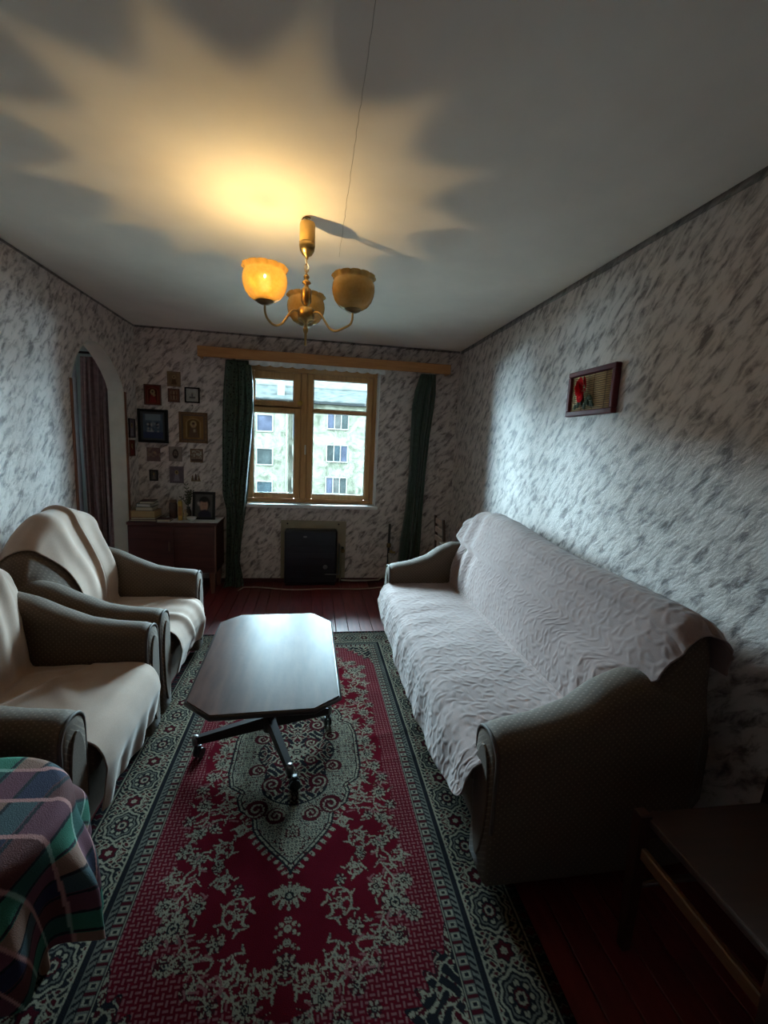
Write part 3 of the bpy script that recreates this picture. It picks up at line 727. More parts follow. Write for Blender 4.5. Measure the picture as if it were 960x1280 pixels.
# ---- sofa along the right wall (faces -x)
SX = 1.462
def sofa_top(y): return float(np.interp(y, [1.15, 1.35, 1.8, 2.3, 2.7, 2.95, 3.2, 3.42], [.945, .965, .965, .985, 1.03, 1.035, .99, .90]))
def sofa_arm(f): return float(np.interp(f, [.08, .16, .27, .36, .46, .56, .68, .87], [.64, .70, .755, .765, .725, .655, .612, .575]))
SO = Seat(lambda f: SX-f, 1.195, 3.40, .175, .435, .845, sofa_top, sofa_arm, .155, .375, .905)
sofa = thing('sofa', (1.05, 2.3, 0), 'long brown dotted sofa with rolled arms along the right wall', 'sofa')
build_seat(SO, sofa)

def leaf_quilt(u, v, seed=1, cell=.046):
    """puffed leaf shapes between stitch lines; returns height 0..1"""
    r = np.random.default_rng(seed); h = np.full(u.shape, 9.0); iu = np.floor(u/cell).astype(int); iv = np.floor(v/cell).astype(int)
    J = r.random((128, 128, 3))
    for di in (-1, 0, 1):
        for dj in (-1, 0, 1):
            a_, b_ = iu+di, iv+dj; q = J[a_ % 128, b_ % 128]
            cx = (a_+.15+.7*q[..., 0])*cell; cy = (b_+.15+.7*q[..., 1])*cell
            th = np.where((a_+b_) % 2 == 0, .7, -.7)+(q[..., 2]-.5)*1.5
            dx, dy = u-cx, v-cy; p = dx*np.cos(th)+dy*np.sin(th); w = -dx*np.sin(th)+dy*np.cos(th)+.9/cell*.012*p*p/.03
            d = np.sqrt((p/(cell*.72))**2+(w/(cell*.27))**2); h = np.minimum(h, d)
    return np.clip(1-h*h, 0, 1)
# quilted cover on the seat
def seat_cover():
    ny = 440; ys = np.linspace(1.205, 3.235, ny)
    rows = []; UVs = []
    for k, y in enumerate(ys):
        near = ss(1.46, 1.30, y)
        zd = .33-.095*math.sin(PI*min(max((y-1.2)/2.0, 0), 1))**.7-.03*vnoise(y*3, 4.4)
        b, s, d = cover_path(SO, y, zd, SO.lip+.02, nse=110, nd=44)
        p = np.concatenate([s, d[1:]]); rows.append(p)
    P = np.array(rows); n, m = P.shape[:2]
    # lengths for the quilting
    seg = np.hypot(np.diff(P[..., 0], axis=1), np.diff(P[..., 1], axis=1)); vv = np.concatenate([np.zeros((n, 1)), np.cumsum(seg, 1)], 1); uu = np.repeat(ys[:, None], m, 1)
    nor = np.array([normals2(p) for p in P]); nor[..., 0] *= 1
    q = leaf_quilt(uu, vv, 1, .040)
    t = vv/vv.max()
    wr = np.sin((uu*34+3*vnoise(uu*4, vv*5)+vv*7))*.0016*ss(.05, .5, t)*(.4+vnoise(uu*3, vv*3)) + (vnoise(uu*16, vv*6)-.5)*.0035+(vnoise(uu*5+4, vv*3)-.5)*.012
    wr *= ss(0, .06, vv)
    h = .017+.0024*q+wr+.006*ss(.5, 1, t)
    h = np.maximum(h, .006)
    P2 = P+nor*h[..., None]
    # below the lip the hem hangs free and waves a little
    hang = ss(.62, 1, t); yy = uu.copy()
    P2[..., 0] += hang*(.003*np.sin(uu*21)+.005*vnoise(uu*8, 1))
    # cloth bunched against the near arm and tucked at its front
    nearw = ss(1.42, 1.25, uu); inner = P2[..., 0] < SO.dep+.02
    yl = SO.y0+SO.aw+.010; yh = SO.y1-SO.aw-.010
    yy = np.where(inner, np.clip(yy, yl, yh), yy)
    front = ss(SO.dep-.01, SO.dep+.03, P2[..., 0]); yn = np.maximum(uu, yl-.0)*1.0
    yy = np.where(uu < yl, yl+(uu-yl)*front*.55, np.where(uu > yh, yh+(uu-yh)*front*.9, uu))
    X = SX-P2[..., 0]; return np.stack([X, yy, P2[..., 1]], -1)
sc_ = grid_obj('seat_cover', seat_cover(), m_quilt); solid(sc_, .004, 0)
tag(sc_, 'dusty pink leaf-quilted cover spread over the sofa seat and hanging off its front', 'sofa cover')
def back_cover():
    ny = 400; rows = []; ys = np.linspace(1.19, 3.375, ny)
    for y in ys:
        b, s, d = cover_path(SO, y, .3, nb=190, back_to=.78); rows.append(b)
    P = np.array(rows); n, m = P.shape[:2]
    seg = np.hypot(np.diff(P[..., 0], axis=1), np.diff(P[..., 1], axis=1)); vv = np.concatenate([np.zeros((n, 1)), np.cumsum(seg, 1)], 1); uu = np.repeat(ys[:, None], m, 1)
    nor = np.array([normals2(p) for p in P]); L_ = vv[:, -1:]; rem = L_-vv          # distance up from the crease
    q = leaf_quilt(uu, vv, 2, .040)
    front = ss(.0, .06, P[..., 0]-SO.ridge)
    far = ss(2.75, 3.3, uu)
    wr = (vnoise(uu*3, vv*2.2)-.5)*.020+(vnoise(uu*9, vv*7)-.5)*.003+far*.016*np.sin(uu*26+1.2*vv+2*vnoise(uu*3, vv*2))*ss(.0, .2, rem)
    near = ss(1.62, 1.32, uu); wr += near*.0025*np.sin((uu-rem*.15)*55+1)*ss(.45, .12, rem)*ss(.0, .1, rem)
    wr *= ss(0, .05, rem)
    h = np.maximum(.014+.0024*q+wr, .006); P2 = P+nor*h[..., None]
    yl, yh = SO.y0+SO.aw+.010, SO.y1-SO.aw-.008
    # above the arms the cover reaches the ends of the back, lower down it is held between the arms
    za = .77; w = ss(za-.10, za+.0, P2[..., 1]); side = ss(za+.02, .93, P2[..., 1])
    ynear = np.where(P[..., 0] > SO.ridge-.02, yl+(SO.y0+.02-yl)*w*1.0, SO.y0+.0)
    ynear = ynear-.02*side; yfar = yh+(SO.y1-.004-yh)*ss(.76, .80, P2[..., 1])
    tt = (uu-ys[0])/(ys[-1]-ys[0]); yy = ynear+(yfar-ynear)*tt
    # the loose near end hangs down a little past the back
    g = np.exp(-((uu-ys[0])/.035)**2)*side
    zz = P2[..., 1]-.035*g
    return np.stack([np.minimum(SX-P2[..., 0], WR-.006), yy, zz], -1)
bc_ = grid_obj('backrest_cover', back_cover(), m_quilt); solid(bc_, .004, 0)
tag(bc_, 'dusty pink leaf-quilted cover pulled over the sofa backrest', 'sofa cover')

# ---- two armchairs along the left wall (face +x)
AX = -1.655
def make_armchair(y0, y1, label):
    yc = (y0+y1)/2
    def top(y):
        t = abs(y-yc)/((y1-y0)/2); return .76+.285*(1-t**2.4)**.9 if t < 1 else .76
    def arm(f): return float(np.interp(f, [.08, .2, .32, .42, .52, .64, .75, .92], [.74, .77, .765, .735, .685, .635, .615, .60]))
    S = Seat(lambda f: AX+f, y0, y1, .155, .43, .895, top, arm, .235, .42, .945)
    root = thing('armchair', (AX+.45, yc, 0), label, 'armchair', 'brown armchairs by the left wall')
    build_seat(S, root); return S
A1s = make_armchair(2.27, 3.15, 'brown armchair nearer the cabinet and the window, its back fully draped')
A2s = make_armchair(1.365, 2.245, 'brown armchair nearer the viewer, beside the plaid-covered stool')
def throw(S, name, label, seed, near_edge, far_edge, zd, folds):
    ny = 150; rows = []; yc = (S.y0+S.y1)/2; ts = np.linspace(0, 1, ny)
    yl, yh = S.y0+S.aw+.008, S.y1-S.aw-.008
    yref = np.linspace(S.y0+.05, S.y1-.05, ny)
    nb, ns, nd = 84, 60, 44
    base_rows = []
    for y in yref:
        b, s, d = cover_path(S, min(max(y, S.y0+.06), S.y1-.06), zd+(.05 if zd > .1 else .02)*vnoise(y*4, seed), S.lip-.03, nb=nb, nse=ns, nd=nd, back_to=.55)
        p = np.concatenate([b, s[1:], d[1:]]); p = smooth2(p.copy(), 2); base_rows.append(p)
    base_rows = np.array(base_rows); m = base_rows.shape[1]; rowt = np.linspace(0, 1, m)
    # sample each row at its own y range
    kb = nb/m; ks = (nb+ns)/m
    z_mid = base_rows[ny//2][:, 1]; f_mid = base_rows[ny//2][:, 0]
    Y = np.zeros((ny, m))
    for j in range(m):
        a_, b_ = near_edge(rowt[j], kb, ks, yl, yh), far_edge(rowt[j], kb, ks, yl, yh)
        Y[:, j] = a_+(b_-a_)*ts
    F = np.zeros((ny, m)); Z = np.zeros((ny, m))
    for j in range(m):
        F[:, j] = np.interp(Y[:, j], yref, base_rows[:, j, 0]); Z[:, j] = np.interp(Y[:, j], yref, base_rows[:, j, 1])
    P = np.stack([F, Z], -1); nor = np.array([normals2(p) for p in P])
    seg = np.hypot(np.diff(F, axis=1), np.diff(Z, axis=1)); vv = np.concatenate([np.zeros((ny, 1)), np.cumsum(seg, 1)], 1)
    h = .016+(vnoise(Y*4+seed, vv*3)-.5)*.014+(vnoise(Y*11+seed, vv*8)-.5)*.004
    rt_ = np.repeat(rowt[None], ny, 0)
    for (y_a, t_a, y_b, t_b, amp, wdt) in folds:           # straight creases / ridges between two points of the cloth
        t = np.clip((rt_-t_a)/(t_b-t_a), 0, 1); inside = ss(t_a-.05, t_a+.02, rt_)*ss(t_b+.05, t_b-.02, rt_)
        yc_ = y_a+(y_b-y_a)*t+.012*np.sin(t*7+seed); x = (Y-yc_)/wdt
        h += amp*np.exp(-x*x)*inside-.35*amp*np.exp(-((x-1.9)**2))*inside
    dr = ss(ks-.02, 1, rt_)
    h += dr*(.010*np.sin(Y*19+seed*2)+.008*np.sin(Y*41+seed))*1.0
    h = np.maximum(h, .007); h *= np.where(np.abs(rt_-kb) < .012, .8, 1)
    F = F+nor[..., 0]*h; Z = Z+nor[..., 1]*h
    X = np.maximum(AX+F, WL+.006)
    o = grid_obj(name, np.stack([X, Y, Z], -1), m_throw, flip=True); solid(o, .005, 0)
    return tag(o, label, 'throw', 'beige throws over the armchairs')
def ne1(t, kb, ks, yl, yh):   # near edge: runs diagonally, leaving the near shoulder of the back bare
    t1 = .30*kb
    if t < t1: return yl-.10
    if t < kb: return yl-.10+(.27)*ss(t1, kb, t)*1.0
    return yl+.17-.165*ss(kb, kb+.10, t) if t < ks else yl+.004
def fe1(t, kb, ks, yl, yh):
    if t < .55*kb: return yh+.11
    if t < kb: return yh+.11-.115*ss(.55*kb, .82*kb, t)
    return yh-.004 if t < ks else yh-.004+.06*ss(ks+.03, 1, t)
def ne2(t, kb, ks, yl, yh): return yl-.08 if t < .5*kb else (yl-.08+.085*ss(.5*kb, .8*kb, t) if t < ks else yl+.004+.014*ss(ks+.03, 1, t))
yc1 = (A1s.y0+A1s.y1)/2; yc2 = (A2s.y0+A2s.y1)/2
throw(A1s, 'beige_throw', 'beige throw over the armchair nearer the window, creased down the middle of the back', 2.0, ne1, fe1, .17,
      [(yc1+.02, .17, yc1+.10, .40, .022, .016), (yc1-.16, .22, yc1+.00, .40, .016, .05), (yc1+.26, .2, yc1+.24, .38, .018, .05), (yc1-.05, .52, yc1+.22, .66, .016, .03), (yc1+.12, .45, yc1-.12, .62, .012, .03), (yc1-.1, .62, yc1-.04, .95, .02, .04), (yc1+.14, .66, yc1+.2, 1.0, .018, .05)])
throw(A2s, 'beige_throw', 'beige throw over the armchair nearer the viewer, hanging smooth off its seat', 5.0, ne2, fe1, .12,
      [(yc2-.05, .5, yc2+.25, .60, .012, .035), (yc2-.22, .16, yc2-.10, .42, .024, .04), (yc2+.24, .16, yc2+.20, .40, .030, .05), (yc2+.08, .18, yc2+.12, .42, .028, .045), (yc2-.14, .2, yc2+.0, .42, .016, .06), (yc2+.18, .5, yc2-.05, .64, .010, .05), (yc2-.15, .47, yc2+.16, .58, .012, .03)])

# ------------------------------------------------------------------ coffee table
m_tabletop = None
def mk_tabletop():
    m, nt, b = new_mat('worn_brown_laminate'); v = coords(nt, (6, 1, 1)); n = N(nt, 'ShaderNodeTexNoise', i_Scale=5.0, i_Detail=6.0); L(nt, v, n.inputs['Vector'])
    L(nt, ramp(nt, n.outputs[0], [(.3, (.055, .026, .020)), (.7, (.10, .05, .04))]), b.inputs['Base Color'])
    v2 = coords(nt); n2 = N(nt, 'ShaderNodeTexNoise', i_Scale=16.0, i_Detail=5.0, i_Roughness=.6); L(nt, v2, n2.inputs['Vector'])
    L(nt, ramp(nt, n2.outputs[0], [(.35, (.31,)*3), (.7, (.37,)*3)]), b.inputs['Roughness'])
    vo = N(nt, 'ShaderNodeTexVoronoi', i_Scale=9.0); L(nt, v2, vo.inputs['Vector'])
    bl = ramp(nt, vo.outputs['Distance'], [(.0, (1, 1, 1)), (.13, (0, 0, 0))])
    ad = N(nt, 'ShaderNodeMath', operation='MULTIPLY_ADD'); ad.inputs[1].default_value = .9; L(nt, bl, ad.inputs[0])
    n3 = N(nt, 'ShaderNodeTexNoise', i_Scale=60.0, i_Detail=3.0); L(nt, v2, n3.inputs['Vector']); L(nt, n3.outputs[0], ad.inputs[2])
    bump(nt, b, ad.outputs[0], .12, .002); b.inputs['Specular IOR Level'].default_value = .030; return m
ct = thing('coffee_table', (-.176, 1.95, RZ), 'low octagonal coffee table with glossy brown top on a castor star base', 'table')
oc = [(-.362, 2.384), (.015, 2.392), (.109, 2.274), (.119, 1.561), (.026, 1.487), (-.331, 1.475), (-.431, 1.57), (-.448, 2.29)]
MB().prism(oc, .53, .552, 'z', .002).build('tabletop', mk_tabletop(), ct)
eb = MB(); oc2 = [(x+(x+.17)*.006, y+(y-1.93)*.003) for x, y in oc]
eb.tube([(x, y, .541) for x, y in oc2], .0095, 6, closed=True); eb.build('edge_band', plain('dark_edge_band', (.02, .012, .01), .4), ct)
HX, HY = -.176, 1.995
MB().lathe([(.055, .505), (.06, .53)], (HX, HY, 0), 20).build('mounting_plate', m_dark_metal, ct)
MB().lathe([(.021, .175), (.021, .40), (.026, .405), (.026, .51)], (HX, HY, 0), 18).build('column', m_dark_metal, ct)
MB().lathe([(.012, .12), (.03, .13), (.034, .20), (.024, .215)], (HX, HY, 0), 18).build('hub', m_dark_metal, ct)
for (ex, ey) in ((-.505, 1.974), (.112, 2.158), (-.068, 1.747), (-.24, 2.34)):
    d = np.array([ex-HX, ey-HY]); ln = np.hypot(*d); d /= ln; nx, ny_ = -d[1], d[0]
    p0 = np.array([HX, HY])+d*.02; p1 = np.array([HX, HY])+d*(ln)
    rings = []
    for p, zt_, zb_, w in ((p0, .205, .145, .017), (p1, .128, .092, .013)):
        rings.append([(p[0]+nx*w, p[1]+ny_*w, zb_), (p[0]-nx*w, p[1]-ny_*w, zb_), (p[0]-nx*w, p[1]-ny_*w, zt_), (p[0]+nx*w, p[1]+ny_*w, zt_)])
    lg = loft('leg', rings, m_dark_metal, ct); lg.data.polygons.foreach_set('use_smooth', np.zeros(len(lg.data.polygons), bool))
    cp = MB().lathe([(.016, .090), (.0165, .118), (.012, .132), (.004, .135)], (p1[0], p1[1], 0), 12); cp.build('end_cap', m_chrome, lg)
    an = random.uniform(0, PI); ca_ = MB()
    wc = np.array([p1[0]+.022*math.cos(an), p1[1]+.022*math.sin(an)])
    ca_.tube([(p1[0], p1[1], .095), (p1[0], p1[1], .068)], .008, 8)
    for s_ in (-1, 1):
        o_ = np.array([-math.sin(an), math.cos(an)])*.012*s_
        a0 = (wc[0]+o_[0]*.35, wc[1]+o_[1]*.35, .034); a1 = (wc[0]+o_[0]*1.5, wc[1]+o_[1]*1.5, .034); ca_.tube([a0, a1], .0235, 16)
    ca_.tube([(wc[0]-math.sin(an)*.02, wc[1]+math.cos(an)*.02, .034), (wc[0]+math.sin(an)*.02, wc[1]-math.cos(an)*.02, .034)], .006, 8)
    ca_.box(wc[0]-.012, wc[0]+.012, wc[1]-.012, wc[1]+.012, .056, .074, .005, 2)
    ca_.build('castor', m_black, lg)

# ------------------------------------------------------------------ chandelier
CX, CY = -.045, 2.225
ch = thing('chandelier', (CX, CY, H), 'three-armed brass chandelier with amber scalloped glass shades, only the left one lit', 'chandelier')
MB().tube([(CX-.012+.014*math.cos(a), CY, H-.018+.018*math.sin(a)) for a in np.linspace(-.5, 3.6, 12)], .003, 6).lathe([(.012, H-.004), (.014, H)], (CX, CY, 0), 12).build('hook', m_brassdark, ch)
m_amber_plain = plain('amber_canopy_glass', (.58, .36, .10), .35)
cn = MB().lathe([(.020, 2.482), (.033, 2.478), (.035, 2.470), (.035, 2.392), (.034, 2.388)], (CX, CY, 0), 24).build('canopy', m_amber_plain, ch)
MB().lathe([(.0362, 2.394), (.0362, 2.380), (.033, 2.360), (.022, 2.343), (.008, 2.335), (.006, 2.325)], (CX, CY, 0), 24).build('canopy_cap', m_brass, cn)
for k in range(3):
    zc = 2.312-k*.026; an = 0 if k % 2 else PI/2
    MB().tube([(CX+.009*math.cos(t)*math.cos(an), CY+.009*math.cos(t)*math.sin(an), zc+.018*math.sin(t)) for t in np.linspace(0, 2*PI, 14, endpoint=False)], .0022, 5, closed=True).build('chain_link', m_brass, ch)
MB().tube([(CX-.008*math.sin(t*9), CY+.006*math.cos(t*8), 2.335-.085*t) for t in np.linspace(0, 1, 14)], .0022, 6).build('cord', m_white, ch)
MB().lathe([(.004, 2.262), (.012, 2.252), (.014, 2.245), (.007, 2.237), (.020, 2.225), (.021, 2.221), (.009, 2.213), (.012, 2.202), (.022, 2.195), (.0235, 2.190), (.0235, 2.139), (.020, 2.135), (.015, 2.127), (.008, 2.122), (.008, 2.107)], (CX, CY, 0), 22).build('column', m_brass, ch)
MB().lathe([(.010, 2.114), (.030, 2.112), (.038, 2.106), (.038, 2.062), (.034, 2.056), (.018, 2.048), (.009, 2.040), (.009, 2.025), (.013, 2.018), (.011, 2.008), (.0065, 1.998), (.005, 1.955), (.007, 1.950), (.004, 1.943)], (CX, CY, 0), 22).build('hub', m_brass, ch)
def mk_shade():
    m, nt, b = new_mat('amber_frosted_glass'); out = nt.nodes['Material Output']; nt.nodes.remove(b)
    v = coords(nt); n = N(nt, 'ShaderNodeTexNoise', i_Scale=90.0, i_Detail=4.0); L(nt, v, n.inputs['Vector'])
    cr = ramp(nt, n.outputs[0], [(.3, (.80, .50, .15)), (.7, (.90, .60, .21))])
    tl = N(nt, 'ShaderNodeBsdfTranslucent'); tl.inputs[0].default_value = (.11, .058, .011, 1); df = N(nt, 'ShaderNodeBsdfDiffuse'); L(nt, cr, df.inputs[0])
    tp = N(nt, 'ShaderNodeBsdfTransparent'); tp.inputs[0].default_value = (1, .74, .33, 1); gl = N(nt, 'ShaderNodeBsdfGlossy', i_Roughness=.22)
    m1 = N(nt, 'ShaderNodeMixShader'); m1.inputs[0].default_value = .6; L(nt, tl.outputs[0], m1.inputs[1]); L(nt, df.outputs[0], m1.inputs[2])
    m2 = N(nt, 'ShaderNodeMixShader'); m2.inputs[0].default_value = .06; L(nt, m1.outputs[0], m2.inputs[1]); L(nt, tp.outputs[0], m2.inputs[2])
    fr_ = N(nt, 'ShaderNodeFresnel', i_IOR=1.4); m3 = N(nt, 'ShaderNodeMixShader'); L(nt, fr_.outputs[0], m3.inputs[0]); L(nt, m2.outputs[0], m3.inputs[1]); L(nt, gl.outputs[0], m3.inputs[2])
    L(nt, m3.outputs[0], out.inputs[0]); return m
m_shade = mk_shade()
def emis(name, col, s):
    m, nt, b = new_mat(name); out = nt.nodes['Material Output']; nt.nodes.remove(b); e = N(nt, 'ShaderNodeEmission'); e.inputs[0].default_value = c4(col); e.inputs[1].default_value = s
    L(nt, e.outputs[0], out.inputs[0]); return m
LAMP = 18000.0
m_fil = emis('hot_filament', (1, .70, .30), LAMP)
def mk_bulb(lit):
    m, nt, b = new_mat('bulb_glass_lit' if lit else 'bulb_glass'); out = nt.nodes['Material Output']; nt.nodes.remove(b)
    tr = N(nt, 'ShaderNodeBsdfTransparent'); x = N(nt, 'ShaderNodeEmission') if lit else N(nt, 'ShaderNodeBsdfGlossy', i_Roughness=.1)
    x.inputs[0].default_value = (1, .80, .42, 1) if lit else (.8, .8, .8, 1)
    if lit: x.inputs[1].default_value = 9.0
    mx = N(nt, 'ShaderNodeMixShader'); mx.inputs[0].default_value = .30 if lit else .12; L(nt, tr.outputs[0], mx.inputs[1]); L(nt, x.outputs[0], mx.inputs[2]); L(nt, mx.outputs[0], out.inputs[0]); return m
ZC = 2.092; CUPR = [(-.221, 2.12), (.165, 2.12), (-.05, 2.452)]
prof = [(.026, .0), (.046, .006), (.066, .018), (.083, .040), (.092, .064), (.0955, .086), (.094, .106), (.089, .119), (.086, .124), (.089, .129), (.0935, .135), (.096, .140)]
def shade_grid(cx, cy, zc):
    n = 128; th = np.linspace(0, 2*PI, n, endpoint=False); P = []
    for k, (r, h) in enumerate(prof):
        w = ss(8, 11, k); lobe = np.abs(np.sin(7*th))**.5
        rr = r+w*.004*np.cos(14*th); hh = h+w*(.0095*lobe-.003)
        P.append(np.stack([cx+rr*np.cos(th), cy+rr*np.sin(th), zc+hh], -1))
    return np.array(P)
for k, (ax_, ay_) in enumerate(CUPR):
    d = np.array([ax_-CX, ay_-CY]); ln = np.hypot(*d); d /= ln
    ctrl = [(.03, 2.086), (.055, 2.093), (.075, 2.084), (.095, 2.055), (.118, 2.020), (.145, 2.003), (.172, 2.008), (ln-.008, 2.030), (ln, 2.055), (ln, 2.085)]
    ctrl = np.array(ctrl); t = np.linspace(0, len(ctrl)-1, 46); rr_ = np.interp(t, range(len(ctrl)), ctrl[:, 0]); zz_ = np.interp(t, range(len(ctrl)), ctrl[:, 1])
    for _ in range(3): rr_[1:-1] = .25*rr_[:-2]+.5*rr_[1:-1]+.25*rr_[2:]; zz_[1:-1] = .25*zz_[:-2]+.5*zz_[1:-1]+.25*zz_[2:]
    arm = MB().tube([(CX+d[0]*r, CY+d[1]*r, z) for r, z in zip(rr_, zz_)], .0052, 8).build('arm', m_brass, ch)
    MB().lathe([(.008, ZC-.012), (.020, ZC-.009), (.034, ZC-.002), (.041, ZC+.006), (.042, ZC+.009), (.030, ZC+.002), (.010, ZC-.002)], (ax_, ay_, 0), 22).build('cup', m_brassdark, arm)
    sh = grid_obj('shade', shade_grid(ax_, ay_, ZC), m_shade, ch, wrap=True)
    if k == 0: sh['label'] = 'lit amber shade'
    MB().lathe([(.015, ZC), (.017, ZC+.037), (.013, ZC+.040)], (ax_, ay_, 0), 14).build('socket', m_white, sh)
    bl = MB().lathe([(.012, ZC+.040), (.014, ZC+.050), (.021, ZC+.066), (.0265, ZC+.084), (.0265, ZC+.098), (.021, ZC+.113), (.010, ZC+.121), (.001, ZC+.123)], (ax_, ay_, 0), 20).build('bulb', mk_bulb(k == 0), sh)
    if k == 0: MB().tube([(ax_, ay_, ZC+.103), (ax_, ay_, ZC+.110)], .0021, 8).build('filament', m_fil, sh)

# ------------------------------------------------------------------ curtain cornice and curtains
co = thing('curtain_cornice', (.146, D, 2.28), 'long orange-brown wooden curtain cornice above the window', 'cornice')
MB().box(-1.078, 1.368, D-.165, D-.145, 2.235, 2.33, .004).build('front_board', m_cornice, co)
for x in (-1.078, 1.350): MB().box(x, x+.018, D-.145, D, 2.238, 2.328, .003).build('end_board', m_cornice, co)
MB().box(-1.06, 1.35, D-.145, D, 2.316, 2.328).build('top_board', m_cornice, co)
# white scalloped lace hanging behind the board
xs = np.linspace(-.62, .70, 221); P = []
for x in xs:
    sc = abs(math.sin(x*PI/.105))**.6
    P.append([(x, D-.135+.004*math.sin(x*60), z) for z in (2.30, 2.235, 2.205-.017*sc)])
lace = grid_obj('lace_edge', np.array(P), plain('white_lace', (.70, .72, .72), .8), co); solid(lace, .0015, 0); lace['label'] = 'white scalloped lace edge'
MB().tube([(-1.05, D-.10, 2.285), (1.34, D-.10, 2.285)], .008, 8).build('rail', m_white, co)

def mk_curtain(name, c0, c1, trans=.35, spots=False, lustre=.3):
    m, nt, b = new_mat(name); out = nt.nodes['Material Output']; v = coords(nt)
    n = N(nt, 'ShaderNodeTexNoise', i_Scale=30.0, i_Detail=4.0); L(nt, v, n.inputs['Vector']); cr = ramp(nt, n.outputs[0], [(.3, c0), (.7, c1)])
    if spots:
        vo = N(nt, 'ShaderNodeTexVoronoi', i_Scale=38.0); L(nt, v, vo.inputs['Vector']); sp = ramp(nt, vo.outputs['Distance'], [(.28, (0, 0, 0)), (.36, (1, 1, 1))])
        mx = N(nt, 'ShaderNodeMix', data_type='RGBA'); L(nt, sp, mx.inputs[0]); mx.inputs[6].default_value = c4([c*.25 for c in c0]); L(nt, cr, mx.inputs[7]); cr = mx.outputs[2]
    L(nt, cr, b.inputs['Base Color']); b.inputs['Roughness'].default_value = .42; b.inputs['Sheen Weight'].default_value = lustre; b.inputs['Specular IOR Level'].default_value = .5
    tl = N(nt, 'ShaderNodeBsdfTranslucent'); L(nt, cr, tl.inputs[0]); ms = N(nt, 'ShaderNodeMixShader'); ms.inputs[0].default_value = trans
    L(nt, b.outputs[0], ms.inputs[1]); L(nt, tl.outputs[0], ms.inputs[2]); L(nt, ms.outputs[0], out.inputs[0]); return m
def curtain(name, zs, Ls, Rs, y0, folds, amp, mat, label, cat='curtain', seed=0, floor_puddle=0, axis='y', ph=0, nw=150):
    nz = 90; s = np.linspace(0, 1, nw); Z = np.linspace(zs[0], zs[-1], nz); P = np.zeros((nz, nw, 3)); zi = np.array(zs)[::-1]
    for k, z in enumerate(Z):
        l = np.interp(z, zi, np.array(Ls)[::-1]); r = np.interp(z, zi, np.array(Rs)[::-1]); t = k/(nz-1)
        warp = s+.05*np.sin(2*PI*s*2+3*t+seed)+.02*np.sin(2*PI*5*s+seed*2+2*t); ph_ = 2*PI*folds*warp+ph
        off = amp*(.35+.65*min(1, t*4))*(np.sin(ph_)+.35*np.sin(2.3*ph_+seed+t))
        x = l+(r-l)*s+.25*amp*np.cos(ph_); y = y0+off
        if floor_puddle and z < .12: q = (1-z/.12)**1.5; y = y-q*floor_puddle*(.4+vnoise(s*6, seed)); 
        P[k] = np.stack([x, y, np.full(nw, z)+(.02*vnoise(s*7, seed) if z < .05 and floor_puddle else 0)], -1) if axis == 'y' else np.stack([y, x, np.full(nw, z)], -1)
    o = grid_obj(name, P, mat); solid(o, .0015, 0); return tag(o, label, cat)
m_cg = mk_curtain('green_curtain_cloth', (.045, .075, .052), (.075, .12, .085), .34, True)
m_cg2 = mk_curtain('green_satin_cloth', (.032, .060, .042), (.055, .095, .068), .26, False, .5)
curtain('green_curtain', [2.232, 2.0, 1.8, 1.5, 1.2, .95, .78, .5, .25, .004], [-.835, -.855, -.868, -.875, -.880, -.885, -.85, -.845, -.845, -.845], [-.605, -.578, -.572, -.590, -.618, -.64, -.662, -.695, -.71, -.66],
        D-.095, 6, .026, m_cg, 'spotted green curtain gathered at the left side of the window', seed=1, floor_puddle=.10)
curtain('green_curtain', [2.232, 2.05, 1.9, 1.6, 1.2, .8, .5, .2, .004], [1.075, 1.02, 1.0, 1.0, 1.005, .985, .95, .93, .93], [1.235, 1.245, 1.235, 1.20, 1.175, 1.165, 1.165, 1.16, 1.16],
        D-.095, 4, .030, m_cg2, 'plain green curtain gathered right of the window behind the sofa', seed=2.5, ph=1.2)
m_pc = mk_curtain('plum_curtain_cloth', (.20, .115, .112), (.30, .185, .175), .15, False, .2)
# curtain, heating riser and socket of the next room, seen through the arch
curtain('plum_curtain', [2.17, 1.5, .8, .03], [-2.12, -2.13, -2.12, -2.12], [-1.84, -1.84, -1.84, -1.84], D-.075, 5, .024, m_pc, 'plum-brown curtain hanging in the next room beyond the pointed arch', seed=4)
rod = thing('curtain_rod', (-2.5, D, 2.2), 'dark curtain rod above the plum curtain beyond the arch', 'curtain rod')
MB().tube([(-4.2, D-.075, 2.205), (-1.83, D-.075, 2.205)], .011, 10).build('rod', m_dark_metal, rod)
for x in (-4.15, -2.4): MB().box(x-.012, x+.012, D-.09, D, 2.218, 2.24, .003).build('bracket', m_dark_metal, rod)
ri_ = MB().tube([(-2.19, D-.045, 0), (-2.19, D-.045, H)], .020, 12).build('heating_riser', plain('grey_lilac_paint', (.36, .36, .40), .5)); tag(ri_, 'pale grey heating riser pipe left of the plum curtain', 'pipe')
sw = thing('wall_socket', (-2.27, D, .87), 'small dark socket box on the grey-green wall beyond the arch', 'socket')
MB().box(-2.30, -2.235, D-.03, D-.001, .83, .905, .005).build('socket_box', m_black, sw)
MB().lathe([(.020, D-.0305), (.022, D-.035), (.015, D-.036)], (-2.267, 0, .867), 14, 'y').build('face', m_dark_metal, sw)

